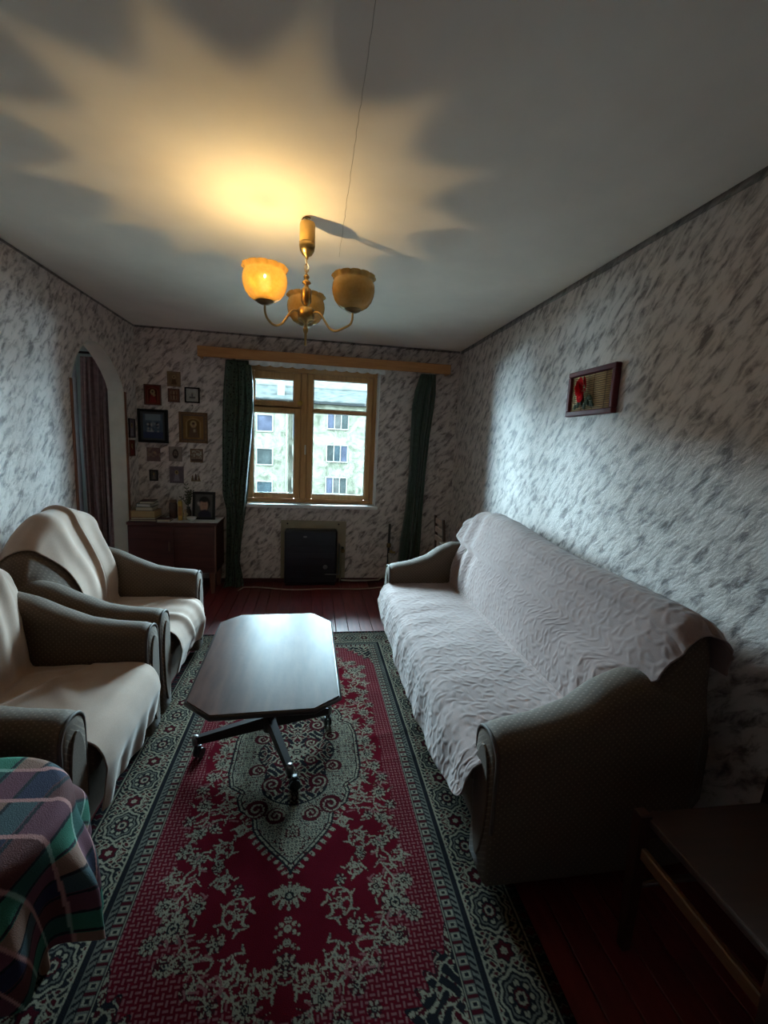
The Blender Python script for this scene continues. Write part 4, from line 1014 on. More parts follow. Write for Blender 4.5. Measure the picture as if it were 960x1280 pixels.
# ------------------------------------------------------------------ gas heater under the window
gh = thing('gas_heater', (.02, D, 0), 'dark enamelled gas heater on a beige wall plate under the window', 'heater')
m_enamel = plain('blue_black_enamel', (.010, .012, .020), .28, vary=.3, scale=6, spec=.6)
m_plate = plain('beige_heater_plate', (.30, .25, .17), .5, .0, .15, 6)
MB().box(-.312, .372, D-.008, D-.0005, .03, .672, .002).build('wall_plate', m_plate, gh)
hb_ = MB().box(-.268, .275, D-.135, D-.0085, .012, .595, .028, 4).build('casing', m_enamel, gh, smooth=False)
for k in range(7): MB().box(-.235, .242, D-.1375, D-.1352, .09+k*.066, .096+k*.066, .001).build('rib', m_enamel, hb_)
MB().box(-.255, .262, D-.120, D-.03, .0, .012).build('base_plate', m_black, hb_)
MB().lathe([(.022, D-.1355), (.024, D-.1385), (.018, D-.1425), (.012, D-.1405), (.010, D-.1355)], (.155, 0, .205), 20, 'y').build('emblem', m_chrome, hb_)
MB().box(-.075, -.04, D-.1372, D-.1352, .515, .533).build('name_plate', m_chrome, hb_)
for x in (-.245, .29): MB().lathe([(.009, D-.0082), (.009, D-.012), (.005, D-.014)], (x, 0, .637), 10, 'y').build('screw', m_black, gh)
MB().tube([(.15, D-.139, .125), (.285, D-.141, .125), (.30, D-.12, .127), (.302, D-.06, .14), (.302, D-.06, .44)], .006, 8).build('gas_tube', m_chrome, gh)
vl = MB().lathe([(.020, D-.05), (.024, D-.07), (.018, D-.10), (.008, D-.105)], (.338, 0, .365), 16, 'y').build('valve', m_brassdark, gh)
MB().box(.325, .351, D-.05, D-.0085, .335, .395, .004).build('valve_body', m_black, vl)
MB().tube([(.332, D-.04, .34), (.327, D-.05, .2), (.318, D-.05, .05), (.312, D-.04, .015)], .007, 8).build('pilot_tube', m_plate, gh)
# gas pipe right of the heater, with cock and hose
gp = thing('gas_pipe', (.83, D, 0), 'dark vertical gas pipe with brass cock between heater and sofa', 'pipe')
MB().tube([(.835, D-.055, .02), (.835, D-.055, .66)], .013, 10).build('riser', m_black, gp)
MB().lathe([(.020, .40), (.024, .41), (.024, .44), (.019, .45)], (.835, D-.055, 0), 14).build('coupling', m_brassdark, gp)
MB().tube([(.835, D-.055, .36), (.87, D-.075, .352), (.905, D-.08, .35)], .011, 10).box(.845, .875, D-.085, D-.045, .345, .378, .004).build('cock', m_brass, gp)
MB().tube([(.835, D-.01, .55), (.835, D-.055, .55)], .006, 6).build('bracket', m_black, gp)
m_cable = plain('cream_cable', (.42, .36, .29), .5)
hp = [(.835, D-.085, .345), (.84, D-.10, .25), (.82, D-.09, .12), (.74, D-.06, .04), (.6, D-.05, .028), (.45, D-.05, .028), (.33, D-.03, .028)]
tag(MB().tube(hp, .009, 8).build('gas_hose', m_cable), 'cream hose running low along the wall from pipe to heater', 'hose')
cp_ = [(x, D-.20-.07*math.sin((x+.62)*2.1)+.02*math.sin(x*9), .0065) for x in np.linspace(-.66, .90, 60)]
cp_ = [(-.70, D-.30, .0065)]+cp_
tag(MB().tube(cp_, .006, 6).build('floor_cable', m_cable), 'long cream cable lying on the red floor in front of the heater', 'cable')

# ------------------------------------------------------------------ red-brown cabinet in the left corner and what stands on it
m_cab = wood('red_brown_veneer', (.060, .018, .016), (.095, .03, .026), .38, 4, 'x')
m_cabedge = wood('worn_cabinet_edge', (.14, .06, .04), (.20, .09, .06), .4, 5, 'z')
cb = thing('low_cabinet', (-1.26, 4.46, 0), 'red-brown low cabinet on tapered legs in the left corner', 'cabinet')
CX0, CX1, CY0, CY1, CZ = -1.655, -.868, 4.285, 4.655, .70
MB().box(CX0, CX1-.012, CY0+.012, CY1, .215, CZ-.028, .003).build('carcass', m_cab, cb)
MB().box(CX0-.005, CX1, CY0-.004, CY1+.004, CZ-.026, CZ, .004).build('top_panel', m_cab, cb)
fd = MB().box(CX0+.012, (CX0+CX1)/2-.002, CY0, CY0+.0115, .23, CZ-.04, .002).build('door', m_cab, cb)
MB().box(-1.30, -1.288, CY0-.018, CY0-.0005, .43, .52, .003).build('handle', m_cabedge, fd)
MB().box((CX0+CX1)/2+.002, CX1-.03, CY0, CY0+.0115, .23, CZ-.04, .002).build('door', m_cab, cb)
MB().box(CX1-.0275, CX1-.011, CY0-.003, CY0+.014, .215, CZ-.028, .002).build('edge_strip', m_cabedge, cb)
for (x, y) in ((CX0+.07, CY0+.05), (CX1-.055, CY0+.05), (CX0+.07, CY1-.05), (CX1-.055, CY1-.05)):
    rings = [[(x+s*a, y+s*b_, z) for a, b_ in ((-1, -1), (1, -1), (1, 1), (-1, 1))] for z, s in ((0, .016), (.215, .028))]
    o = loft('leg', rings, m_cabedge, cb); o.data.polygons.foreach_set('use_smooth', np.zeros(4+2, bool))
# paper cloth with a scalloped edge
P = []
for x in np.linspace(-1.40, CX1+.002, 60):
    row = []
    for t in np.linspace(0, 1, 14):
        y = CY0-.002+.33*t+(.006*math.sin(x*70) if t == 0 else 0); row.append((x, y, CZ+.0015+.0012*vnoise(x*14, y*14)))
    P.append(row)
cl = grid_obj('paper_cloth', np.array(P), plain('white_paper', (.62, .62, .63), .8)); solid(cl, .001, 0); tag(cl, 'white paper cloth over the right half of the cabinet top', 'cloth')
def book(name, x0, x1, y0, y1, z, t, col, page, label, rz=0, gr='books piled on the cabinet'):
    cx, cy = (x0+x1)/2, (y0+y1)/2; r = thing(name, (cx, cy, z), label, 'book', gr)
    def put(mb, nm, m):
        o = mb.build(nm, m, r)
        return o
    put(MB().box(x0, x1, y0, y1, z, z+.0028).box(x0, x1, y0, y1, z+t-.0028, z+t).box(x0, x0+.003, y0, y1, z+.0028, z+t-.0028), 'cover', plain('book_cover', col, .6, vary=.2))
    put(MB().box(x0+.0035, x1-.005, y0+.004, y1-.004, z+.0030, z+t-.0030), 'pages', plain('book_pages', page, .8, stretch=(1, 1, 60), scale=3))
    r.rotation_euler = (0, 0, rz); return r
YB0, YB1 = 4.315, 4.50; z = CZ+.0008; CR = (.50, .44, .32)
specs = [(-1.640, -1.415, .016, (.10, .02, .02), CR, 'thin dark red book at the very bottom of the book pile', .00),
         (-1.632, -1.425, .018, (.13, .06, .03), CR, 'brown book second from the bottom of the book pile', .03),
         (-1.628, -1.420, .062, (.30, .17, .07), (.42, .28, .13), 'thickest tan book in the middle of the book pile', -.02),
         (-1.590, -1.445, .034, (.10, .08, .06), CR, 'dark-covered book with cream pages on the thick tan one', .05),
         (-1.575, -1.450, .030, (.03, .045, .04), (.52, .50, .44), 'dark green book with pale pages near the top of the pile', -.08),
         (-1.565, -1.440, .022, (.05, .03, .025), CR, 'dark book lying topmost on the book pile', .16)]
for (x0, x1, t, c, pg, lb, rz) in specs: book('book', x0, x1, YB0, YB1, z, t, c, pg, lb, rz); z += t+.0006
book('book', -1.405, -1.290, 4.30, 4.42, CZ+.0045, .020, (.09, .03, .03), CR, 'small flat red-brown book lying alone right of the book pile', .04)
jr = thing('glass_jar', (-1.315, 4.50, CZ), 'brown lidded jar standing behind the small flat book', 'jar')
m_jar = plain('brown_jar_glaze', (.085, .045, .035), .25)
MB().lathe([(.030, CZ+.0045), (.036, CZ+.012), (.037, CZ+.13), (.033, CZ+.15), (.028, CZ+.158)], (-1.315, 4.50, 0), 22).build('body', m_jar, jr)
MB().lathe([(.031, CZ+.159), (.033, CZ+.163), (.033, CZ+.180), (.028, CZ+.184)], (-1.315, 4.50, 0), 22).build('lid', plain('jar_lid', (.16, .10, .07), .4, .4), jr)
yp = thing('yellow_packet', (-1.215, 4.385, CZ), 'upright yellow candle packet in front of the dry sprigs', 'packet')
MB().box(-1.238, -1.202, 4.375, 4.397, CZ+.0045, CZ+.185, .002).build('box', plain('yellow_card', (.52, .33, .06), .5), yp)
MB().box(-1.236, -1.204, 4.3738, 4.3748, CZ+.05, CZ+.14).build('printed_band', plain('dark_yellow_card', (.30, .13, .03), .5), yp)
for k in range(3): MB().lathe([(.004, CZ+.16), (.004, CZ+.20)], (-1.230+k*.01, 4.386, 0), 8).build('candle', plain('candle_wax', (.55, .42, .15), .5), yp)
fg = thing('figurine', (-1.183, 4.40, CZ), 'small beige figurine beside the yellow packet', 'figurine')
m_fig = plain('beige_ceramic', (.42, .32, .20), .4)
MB().lathe([(.020, CZ+.0045), (.021, CZ+.012), (.014, CZ+.03), (.017, CZ+.055), (.010, CZ+.08), (.006, CZ+.088)], (-1.178, 4.40, 0), 16).build('robe', m_fig, fg)
MB().ball((-1.178, 4.40, CZ+.097), .012).build('head', m_fig, fg)
for s in (-1, 1): MB().tube([(-1.178+s*.010, 4.40, CZ+.075), (-1.178+s*.022, 4.392, CZ+.062), (-1.178+s*.010, 4.382, CZ+.058)], .005, 6).build('arm', m_fig, fg)
bw = thing('white_bowl', (-1.115, 4.36, CZ), 'small white bowl in front of the framed portrait', 'bowl')
MB().lathe([(.020, CZ+.0045), (.022, CZ+.009), (.040, CZ+.025), (.046, CZ+.042), (.0445, CZ+.043), (.038, CZ+.028), (.020, CZ+.012)], (-1.115, 4.36, 0), 26).build('bowl', plain('white_porcelain', (.62, .62, .60), .25), bw)
MB().lathe([(.030, CZ+.0035), (.058, CZ+.0075), (.060, CZ+.010), (.030, CZ+.0062)], (-1.145, 4.335, 0), 22).build('saucer', plain('saucer_porcelain', (.55, .55, .54), .3), bw)
# dry sprigs in a small vase
vz = thing('vase_of_sprigs', (-1.185, 4.53, CZ), 'small dark vase of dry leafy sprigs behind the packet', 'vase')
MB().lathe([(.022, CZ+.0045), (.030, CZ+.03), (.028, CZ+.07), (.015, CZ+.10), (.018, CZ+.115)], (-1.185, 4.53, 0), 18).build('vase', plain('dark_vase_glaze', (.05, .04, .035), .3), vz)
m_leaf = plain('dry_leaf', (.060, .062, .030), .7, vary=.35)
for k in range(9):
    a = random.uniform(0, 2*PI); sp = random.uniform(.02, .10); hgt = random.uniform(.20, .33); mb = MB(); P = []
    for t in np.linspace(0, 1, 7): P.append((-1.185+sp*t*t*math.cos(a), min(4.53+sp*t*t*math.sin(a), 4.655), CZ+.09+(hgt-.09)*t))
    mb.tube(P, .0018, 5); st_ = mb.build('stem', m_leaf, vz); lm = MB()
    for j in range(2, 7):
        for s in (-1, 1):
            b0 = Vector(P[j]); dv = Vector((math.cos(a+s*1.3), .4*math.sin(a+s*1.3), .8)).normalized()*random.uniform(.022, .036); w = dv.cross(Vector((.3, 1, .2))).normalized()*.006
            vs_ = [lm.bm.verts.new(b0), lm.bm.verts.new(b0+dv*.5+w), lm.bm.verts.new(b0+dv), lm.bm.verts.new(b0+dv*.5-w)]; lm.bm.faces.new(vs_)
    lf = lm.build('leaves', m_leaf, st_); solid(lf, .0008, 0)

# ------------------------------------------------------------------ pictures: frame + flat painted picture (colour per vertex)
def paint(style, n, m, r):
    """n across, m up; returns (m,n,3); generic painted subjects"""
    x = np.linspace(-1, 1, n)[None, :]; y = np.linspace(-1, 1, m)[:, None]; X = x+0*y; Y = y+0*x
    C = np.zeros((m, n, 3)); bgc = {'red': (.15, .035, .025), 'tan': (.24, .16, .09), 'gold': (.22, .12, .045), 'blue': (.085, .12, .165), 'white': (.40, .39, .36), 'pink': (.25, .17, .14),
                                    'face': (.27, .235, .21), 'violet': (.17, .13, .15), 'scene': (.22, .14, .10), 'cross': (.17, .085, .055), 'dark': (.09, .085, .08), 'portrait': (.085, .080, .075)}
    C[:] = bgc[style]; C *= (.85+.3*vnoise(X*4+r, Y*4))[..., None]
    def ell(cx, cy, rx, ry, c): C[((X-cx)/rx)**2+((Y-cy)/ry)**2 < 1] = c
    if style in ('red', 'gold', 'violet', 'tan', 'dark'):
        if style in ('red', 'gold'):
            k = (np.abs(X) < .72) & (Y < .35+.45*np.sqrt(np.clip(1-(X/.72)**2, 0, 1))) & (Y > -.85); C[k] = np.array(bgc[style])*(.5 if style == 'red' else .55)
            k2 = k & ~((np.abs(X) < .64) & (Y < .35+.38*np.sqrt(np.clip(1-(X/.64)**2, 0, 1)))); C[k2] = (.36, .24, .10) if style == 'gold' else (.22, .08, .05)
        rb = np.abs(X) < np.clip(.22+.30*(.2-Y), .12, .58); C[rb & (Y < .12) & (Y > -.85)] = {'red': (.20, .03, .03), 'gold': (.13, .075, .05), 'violet': (.28, .24, .27), 'tan': (.12, .07, .045), 'dark': (.19, .16, .14)}[style]
        ell(0, .30, .30, .30, (.42, .32, .15)); ell(0, .28, .17, .22, (.30, .19, .12)); ell(.0, .36, .16, .10, (.07, .04, .03))
        if style == 'red': ell(.18, -.02, .16, .16, (.40, .30, .15)); ell(.18, -.03, .09, .11, (.28, .18, .12))
        if style == 'gold': C[(np.abs(X-.12) < .10) & (np.abs(Y+.25) < .14)] = (.34, .28, .18)
    elif style == 'blue':
        C[(Y > .45) & (np.abs(X) < .75)] = (.20, .26, .30); ell(-.35, .12, .16, .20, (.03, .035, .05)); ell(.42, .14, .16, .20, (.03, .035, .05)); ell(0, .2, .26, .22, (.16, .2, .24))
        k = (vnoise(X*6+1, Y*9) > .55) & (np.abs(X) < .6) & (np.abs(Y+.12) < .35); C[k] = (.42, .42, .42); C[(Y < -.45)] = (.05, .06, .12)
    elif style == 'white':
        ell(.0, .1, .16, .35, (.15, .14, .14)); C[(np.abs(X) < .5) & (np.abs(Y+.35) < .14)] = (.13, .12, .12); ell(0, .3, .1, .12, (.3, .25, .2))
    elif style == 'pink':
        k = vnoise(X*3+5, Y*3) > .5; C[k] = (.17, .10, .10); ell(.2, .25, .2, .2, (.36, .22, .15)); C[Y < -.4] = (.17, .11, .11)
    elif style == 'face':
        ell(0, .02, .50, .72, (.055, .045, .04)); ell(0, -.02, .30, .52, (.20, .15, .12)); ell(0, -.42, .26, .26, (.06, .05, .045))
        for s in (-1, 1): ell(s*.12, .08, .07, .04, (.03, .03, .03))
        C[(np.abs(X) < .035) & (np.abs(Y+.05) < .14)] = (.14, .10, .08)
    elif style == 'scene':
        k = (vnoise(X*4+2, Y*5+1) > .5); C[k] = (.40, .36, .30); C[Y < -.6] = (.10, .06, .05); ell(.3, .2, .2, .3, (.36, .32, .27))
    elif style == 'cross':
        C[(np.abs(X) < .62) & (np.abs(Y) < .72)] = (.28, .19, .12); C[(np.abs(np.abs(X)-.32) < .12) & (np.abs(Y) < .7)] = (.11, .05, .04); C[(np.abs(Y-.1) < .08) & (np.abs(X) < .6)] = (.11, .05, .04)
    elif style == 'portrait':
        ell(.05, .20, .66, .62, (.018, .015, .015)); ell(.0, .02, .46, .56, (.42, .25, .18)); ell(.06, .50, .50, .20, (.02, .017, .017)); ell(.1, -.85, .75, .50, (.03, .028, .045))
        for s in (-1, 1): ell(.02+s*.14, .08, .06, .03, (.03, .02, .02))
        ell(.02, -.20, .11, .03, (.22, .07, .07)); ell(.03, -.05, .045, .05, (.26, .15, .11)); ell(-.62, .22, .16, .13, (.34, .30, .27)); ell(-.55, .05, .12, .09, (.30, .24, .22))
    for _ in range(2):
        Cp = np.pad(C, ((1, 1), (1, 1), (0, 0)), 'edge'); C = (Cp[:-2, 1:-1]+Cp[2:, 1:-1]+Cp[1:-1, :-2]+Cp[1:-1, 2:]+2*C)/6
    return C
def picture(name, c0, c1, plane, style, frame, fw_, depth, label, cat, seed, group='icons on the corner wall'):
    """plane: function (u, v, d) -> world, d = distance off the wall"""
    (u0, v0), (u1, v1) = c0, c1; root = thing(name, plane((u0+u1)/2, (v0+v1)/2, 0), label, cat, group)
    def slab(a, b_, c, d, d0, d1):
        P = [plane(a, c, d0), plane(b_, c, d0), plane(b_, d, d0), plane(a, d, d0)]; Q = [plane(a, c, d1), plane(b_, c, d1), plane(b_, d, d1), plane(a, d, d1)]; return P, Q
    def boxes(lst, nm, mat, par):
        V, Fc = [], []
        for s in lst:
            P, Q = slab(*s); k = len(V); V += P+Q; Fc += [(k, k+1, k+2, k+3), (k+7, k+6, k+5, k+4)]+[(k+i, k+4+i, k+4+(i+1) % 4, k+(i+1) % 4) for i in range(4)]
        me = mesh_np(nm, np.array(V)-base_of(par), Fc, False); bm = bmesh.new(); bm.from_mesh(me); bmesh.ops.recalc_face_normals(bm, faces=bm.faces); bm.to_mesh(me); bm.free(); return link(nm, me, mat, par)
    g = .0008
    boxes([(u0+.001, u1-.001, v0+.001, v1-.001, g, depth*.45)], 'backing', m_black, root)
    if frame is not None:
        if not isinstance(fw_, tuple): fw_ = (fw_,)
        w = fw_[0]
        fr_ = boxes([(u0, u1, v0, v0+w, g, depth), (u0, u1, v1-w, v1, g, depth), (u0, u0+w, v0+w, v1-w, g, depth), (u1-w, u1, v0+w, v1-w, g, depth)], 'frame', frame, root)
        if len(fw_) > 1:
            i = w; w2 = fw_[1]; dd = depth*.75
            boxes([(u0+i, u1-i, v0+i, v0+i+w2, g, dd), (u0+i, u1-i, v1-i-w2, v1-i, g, dd), (u0+i, u0+i+w2, v0+i+w2, v1-i-w2, g, dd), (u1-i-w2, u1-i, v0+i+w2, v1-i-w2, g, dd)], 'inner_moulding', m_mould[len(fw_) > 2], fr_)
            w += w2
    else: w = .001
    n, m = 40, 48; uu = np.linspace(u0+w, u1-w, n); vv_ = np.linspace(v0+w, v1-w, m)
    P = np.array([[plane(a, b_, depth*.5) for a in uu] for b_ in vv_]); grid_obj('picture', P, m_print, root, col=paint(style, n, m, seed).reshape(-1, 3), flip=False)
    return root
m_mould = {False: plain('brown_moulding', (.10, .05, .025), .4), True: plain('dark_moulding', (.035, .04, .045), .5)}
m_blackframe = plain('black_frame', (.010, .009, .009), .5, spec=.2); m_goldframe = plain('old_gold_frame', (.15, .075, .03), .45, .2, .3, 60)
m_redframe = plain('red_brown_frame', (.10, .035, .022), .45); m_tanframe = plain('pale_wood_frame', (.21, .13, .07), .5); m_grey = plain('pale_card', (.25, .21, .20), .7); m_vframe = plain('mauve_card', (.16, .12, .14), .7)
bw_ = lambda u, v, d: (u, D-d, v)
lw_ = lambda u, v, d: (WL+d, u, v)
picture('icon', (-1.604, 1.774), (-1.451, 1.966), bw_, 'red', m_redframe, .010, .014, 'dark red arched icon of a haloed mother and child, upper left on the corner wall', 'icon', 1)
picture('icon', (-1.392, 1.960), (-1.272, 2.099), bw_, 'tan', m_tanframe, .010, .012, 'pale tan icon hung highest on the corner wall', 'icon', 2)
picture('icon', (-1.389, 1.812), (-1.283, 1.940), bw_, 'cross', m_redframe, .008, .012, 'small red-brown framed panel directly under the highest icon', 'icon', 3)
picture('small_picture', (-1.236, 1.815), (-1.098, 1.962), bw_, 'white', m_blackframe, .013, .016, 'small black-framed picture with white ground, upper right on the corner wall', 'picture', 4)
picture('framed_picture', (-1.664, 1.415), (-1.395, 1.733), bw_, 'blue', m_blackframe, (.026, .018, 1), .030, 'largest picture, blue-grey scene in a wide black frame beside the corner', 'picture', 5)
picture('icon', (-1.292, 1.430), (-1.029, 1.726), bw_, 'gold', m_goldframe, (.024, .012), .026, 'large icon of a robed saint in an old gold frame beside the curtain', 'icon', 6)
picture('icon', (-1.600, 1.234), (-1.474, 1.369), bw_, 'pink', None, 0, .010, 'unframed pinkish scene below the big black frame', 'icon', 7)
picture('icon', (-1.396, 1.242), (-1.273, 1.386), bw_, 'face', m_grey, .006, .010, 'pale icon of a dark-haired bearded face, middle of the lower row', 'icon', 8)
picture('icon', (-1.195, 1.240), (-1.077, 1.373), bw_, 'scene', m_goldframe, .010, .012, 'small brown icon with pale figures below the gold-framed saint', 'icon', 9)
picture('small_picture', (-1.579, 1.044), (-1.501, 1.151), bw_, 'dark', m_blackframe, .010, .012, 'tiny black-framed picture, lowest at the left above the books', 'picture', 10)
picture('icon', (-1.393, 1.027), (-1.262, 1.192), bw_, 'violet', m_vframe, .009, .010, 'mauve icon of a pale figure, lowest in the middle above the jar', 'icon', 11)
picture('icon', (4.472, 1.455), (4.610, 1.632), lw_, 'violet', m_blackframe, .008, .012, 'upper of two narrow pictures between arch and corner, with a pale lower edge', 'icon', 13, 'pictures beside the arch')
picture('icon', (4.472, 1.283), (4.592, 1.436), lw_, 'red', m_redframe, .006, .010, 'lower of two narrow pictures between arch and corner, reddish', 'icon', 14, 'pictures beside the arch')
tr_ = thing('wall_ornament', (-1.147, D, 1.05), 'tiny carved ornament of small figures on the wall above the portrait', 'ornament')
MB().box(-1.192, -1.103, D-.012, D-.0008, 1.049, 1.062, .002).build('ledge', m_tanframe, tr_)
for x, h_ in ((-1.178, .05), (-1.147, .064), (-1.118, .052)):
    MB().lathe([(.011, 1.0625), (.012, 1.07), (.006, 1.062+h_*.6), (.007, 1.062+h_*.75), (.002, 1.062+h_)], (x, D-.012, 0), 10).build('figure', m_redframe if h_ > .06 else m_tanframe, tr_)
hk = MB().ball((-1.17, D-.006, 1.79), .006).build('nail', m_black); tag(hk, 'dark nail head above the gold-framed saint', 'nail')
# standing portrait on the cabinet, leaning back a little
LEAN = .14
def stand(u, v, d): return (u, 4.455+(v-CZ)*LEAN-d, CZ+.004+(v-CZ)*.99)
pf = picture('portrait_frame', (-1.130, CZ+.001), (-.922, CZ+.268), stand, 'portrait', m_blackframe, .024, .016, 'black-framed portrait photo of a dark-haired person standing on the cabinet', 'photo frame', 15, None)
V = [stand(-1.03, CZ+.18, 0), stand(-1.02, CZ+.18, 0), (-1.02, 4.575, CZ+.0042), (-1.03, 4.575, CZ+.0042)]
st = MB().tube([stand(-1.025, CZ+.17, -.002), (-1.025, 4.565, CZ+.008)], .004, 6).build('prop', m_blackframe, pf)

# ------------------------------------------------------------------ rose picture on the right wall
rp = thing('rose_picture', (WR, 2.30, 1.835), 'red-framed reed picture with a red cloth rose on the right wall', 'picture')
m_rframe = plain('mahogany_frame', (.12, .022, .028), .5, spec=.2); m_reed = plain('straw_reed', (.58, .42, .21), .7, vary=.25, scale=60); m_reedback = plain('dark_reed_board', (.10, .05, .03), .8)  # plain dark brown for the backing board and the threads
ry0, ry1, rz0, rz1, rw, rd = 2.085, 2.505, 1.712, 1.962, .028, .035
ri = .0008
MB().box(WR-rd, WR-ri, ry0, ry1, rz0, rz0+rw, .004).build('frame_bar', m_rframe, rp); MB().box(WR-rd, WR-ri, ry0, ry1, rz1-rw, rz1, .004).build('frame_bar', m_rframe, rp)
MB().box(WR-rd, WR-ri, ry0, ry0+rw, rz0+rw, rz1-rw, .004).build('frame_bar', m_rframe, rp); MB().box(WR-rd, WR-ri, ry1-rw, ry1, rz0+rw, rz1-rw, .004).build('frame_bar', m_rframe, rp)
bk = MB().box(WR-.012, WR-ri, ry0+rw, ry1-rw, rz0+rw, rz1-rw).build('backing', m_reedback, rp)
nr = 17; h_ = (rz1-rz0-2*rw)/nr; reed0 = None
for k in range(nr):
    zc = rz0+rw+(k+.5)*h_
    if reed0 is None:
        reed0 = MB().tube([(WR-.015, ry0+rw+.001, zc), (WR-.015, ry1-rw-.001, zc)], h_*.37, 6).build('reed', m_reed, rp); z00 = zc
    else:
        o = reed0.copy(); COL.objects.link(o); o.parent = rp; o.location = (0, 0, zc-z00)
for y in (2.17, 2.27, 2.37, 2.44): MB().tube([(WR-.0215, y, rz0+rw), (WR-.0215, y, rz1-rw)], .0012, 5).build('thread', m_reedback, rp)
m_rose = plain('red_cloth_petals', (.55, .008, .014), .8, vary=.25, spec=.1); m_lf = plain('dark_green_leaves', (.035, .055, .025), .6, vary=.3)
rose = thing_r = bpy.data.objects.new('rose', None); COL.objects.link(rose); rose.parent = rp; RC = (WR-.036, 2.350, 1.862); rose.location = np.array(RC)-np.array(rp.location)
for k in range(11):
    a = k*2.4; rr_ = .014+.0034*k; P = []
    for s in np.linspace(-1, 1, 9):
        row = []
        for t in np.linspace(0, 1, 6):
            ang = a+s*(1.25-.04*k); r_ = rr_*(.35+.75*t**.8)*(1-.18*s*s)
            row.append((RC[0]-.022+.016*(k/11)+.030*(-t*(1-.055*k))*(1-.35*s*s)+.012, RC[1]+r_*math.cos(ang)*1.0, RC[2]+r_*math.sin(ang)*1.55))
        P.append(row)
    pt = grid_obj('petal', np.array(P), m_rose, rose); solid(pt, .0012, 0)
for (dy, dz, an, l) in ((-.05, -.075, -.5, .055), (.03, -.085, .6, .05), (-.09, -.09, -.9, .05), (-.03, -.10, .1, .05), (.06, -.10, .9, .04), (-.07, -.055, -1.1, .045), (0, -.075, 0, .045)):
    P = []
    for t in np.linspace(0, 1, 8):
        w = .016*math.sin(PI*t)**.8+.0005; row = []
        for s in (-1, -.4, 0, .4, 1):
            y = RC[1]+dy+math.sin(an)*l*(t-.5)+math.cos(an)*w*s; zz = RC[2]+dz-math.cos(an)*l*(t-.5)+math.sin(an)*w*s
            row.append((WR-.034+.006*abs(s)-.008*math.sin(PI*t), y, max(zz, rz0+rw+.003)))
        P.append(row)
    lf = grid_obj('leaf', np.array(P), m_lf, rose); solid(lf, .001, 0)
MB().tube([(WR-.030, RC[1], RC[2]-.03), (WR-.028, RC[1]-.02, RC[2]-.09)], .003, 6).build('stem', m_lf, rose)

# ------------------------------------------------------------------ round stool under a plaid cloth, lower left
TX, TY, TR, TZ = -.825, 1.035, .235, .585
stl = thing('round_stool', (TX, TY, 0), 'round wooden stool hidden under the plaid cloth', 'stool')
MB().lathe([(TR-.012, TZ-.030), (TR-.004, TZ-.024), (TR-.004, TZ-.010), (TR-.012, TZ-.004)], (TX, TY, 0), 40).build('seat', m_edgewood, stl)
for k in range(4):
    a = PI/4+k*PI/2; MB().tube([(TX+.17*math.cos(a), TY+.17*math.sin(a), RZ+.002 if math.cos(a) > 0 else .0), (TX+.13*math.cos(a), TY+.13*math.sin(a), TZ-.031)], [.013, .018], 8).build('leg', m_edgewood, stl)
def plaid_cloth():
    nr_, na_ = 250, 640; th = np.linspace(0, 2*PI, na_, endpoint=False); Ltot = TR+.44; ls = np.linspace(.002, 1, nr_)*Ltot
    P = np.zeros((nr_, na_, 3)); C = np.zeros((nr_, na_, 3))
    fold = np.sin(7*th+.6)+.45*np.sin(13*th+2)+.25*np.sin(19*th+1)
    for k, l in enumerate(ls):
        hem = .27+.05*np.sin(4*th+PI/4)+.025*np.sin(9*th)
        if l < TR-.02: r = np.full(na_, l); z = np.full(na_, TZ+.003)
        else:
            t = l-(TR-.02); rc = .03; a = min(t/rc, PI/2); q = max(t-rc*PI/2, 0)
            q = q*hem/.36*.92; g = float(ss(0, .22, q.max() if hasattr(q, 'max') else q))
            r = TR-.02+rc*math.sin(a)+.008+g*(.022+.028*fold)+.10*np.asarray(q)*.5; z = TZ+.003-rc*(1-math.cos(a))-q
            r = r+np.zeros(na_); z = z+np.zeros(na_)
        P[k] = np.stack([TX+r*np.cos(th), TY+r*np.sin(th), np.maximum(z, RZ+.008+.004*np.sin(9*th))], -1)
        u = l*np.cos(th+.07); v = l*np.sin(th+.07)
        C[k] = plaid_col(u, v)
    return P, C
def plaid_col(u, v):
    # v bands run across (thin pink lines), u bands run in depth (green, brown, navy)
    PU, PV = .150, .105
    a = np.mod(u+.045, PU*2)/PU; b_ = np.mod(v+.03, PV*2)/PV
    G, BR, NV, MA, OL = np.array((.035, .155, .105)), np.array((.22, .125, .095)), np.array((.022, .024, .055)), np.array((.12, .045, .065)), np.array((.055, .060, .035))
    C = np.where((a < .55)[..., None], G, np.where((a < 1.0)[..., None], BR, np.where((a < 1.45)[..., None], np.array((.045, .075, .085)), MA*1.0)))
    D2 = np.where((a < .55)[..., None], np.array((.02, .075, .065)), np.where((a < 1.0)[..., None], MA, np.where((a < 1.45)[..., None], NV, np.array((.09, .03, .03)))))
    C = np.where((b_ < 1)[..., None], C, D2)
    dk = np.abs(np.mod(a+.03, .5)-.03) < .035; C = np.where(dk[..., None], np.array((.012, .014, .02)), C)
    pk = np.abs(np.mod(b_+.05, 1.0)-.05) < .055; C = np.where(pk[..., None], np.where((a < .55)[..., None], np.array((.20, .33, .27)), np.array((.40, .20, .19))), C)
    return C*1.0
P, C = plaid_cloth(); pc = grid_obj('plaid_tablecloth', P, m_plaid, None, wrap=True, col=C.reshape(-1, 3), flip=True); solid(pc, .002, 0)
tag(pc, 'green, pink and navy plaid cloth draped low over the round stool', 'tablecloth')

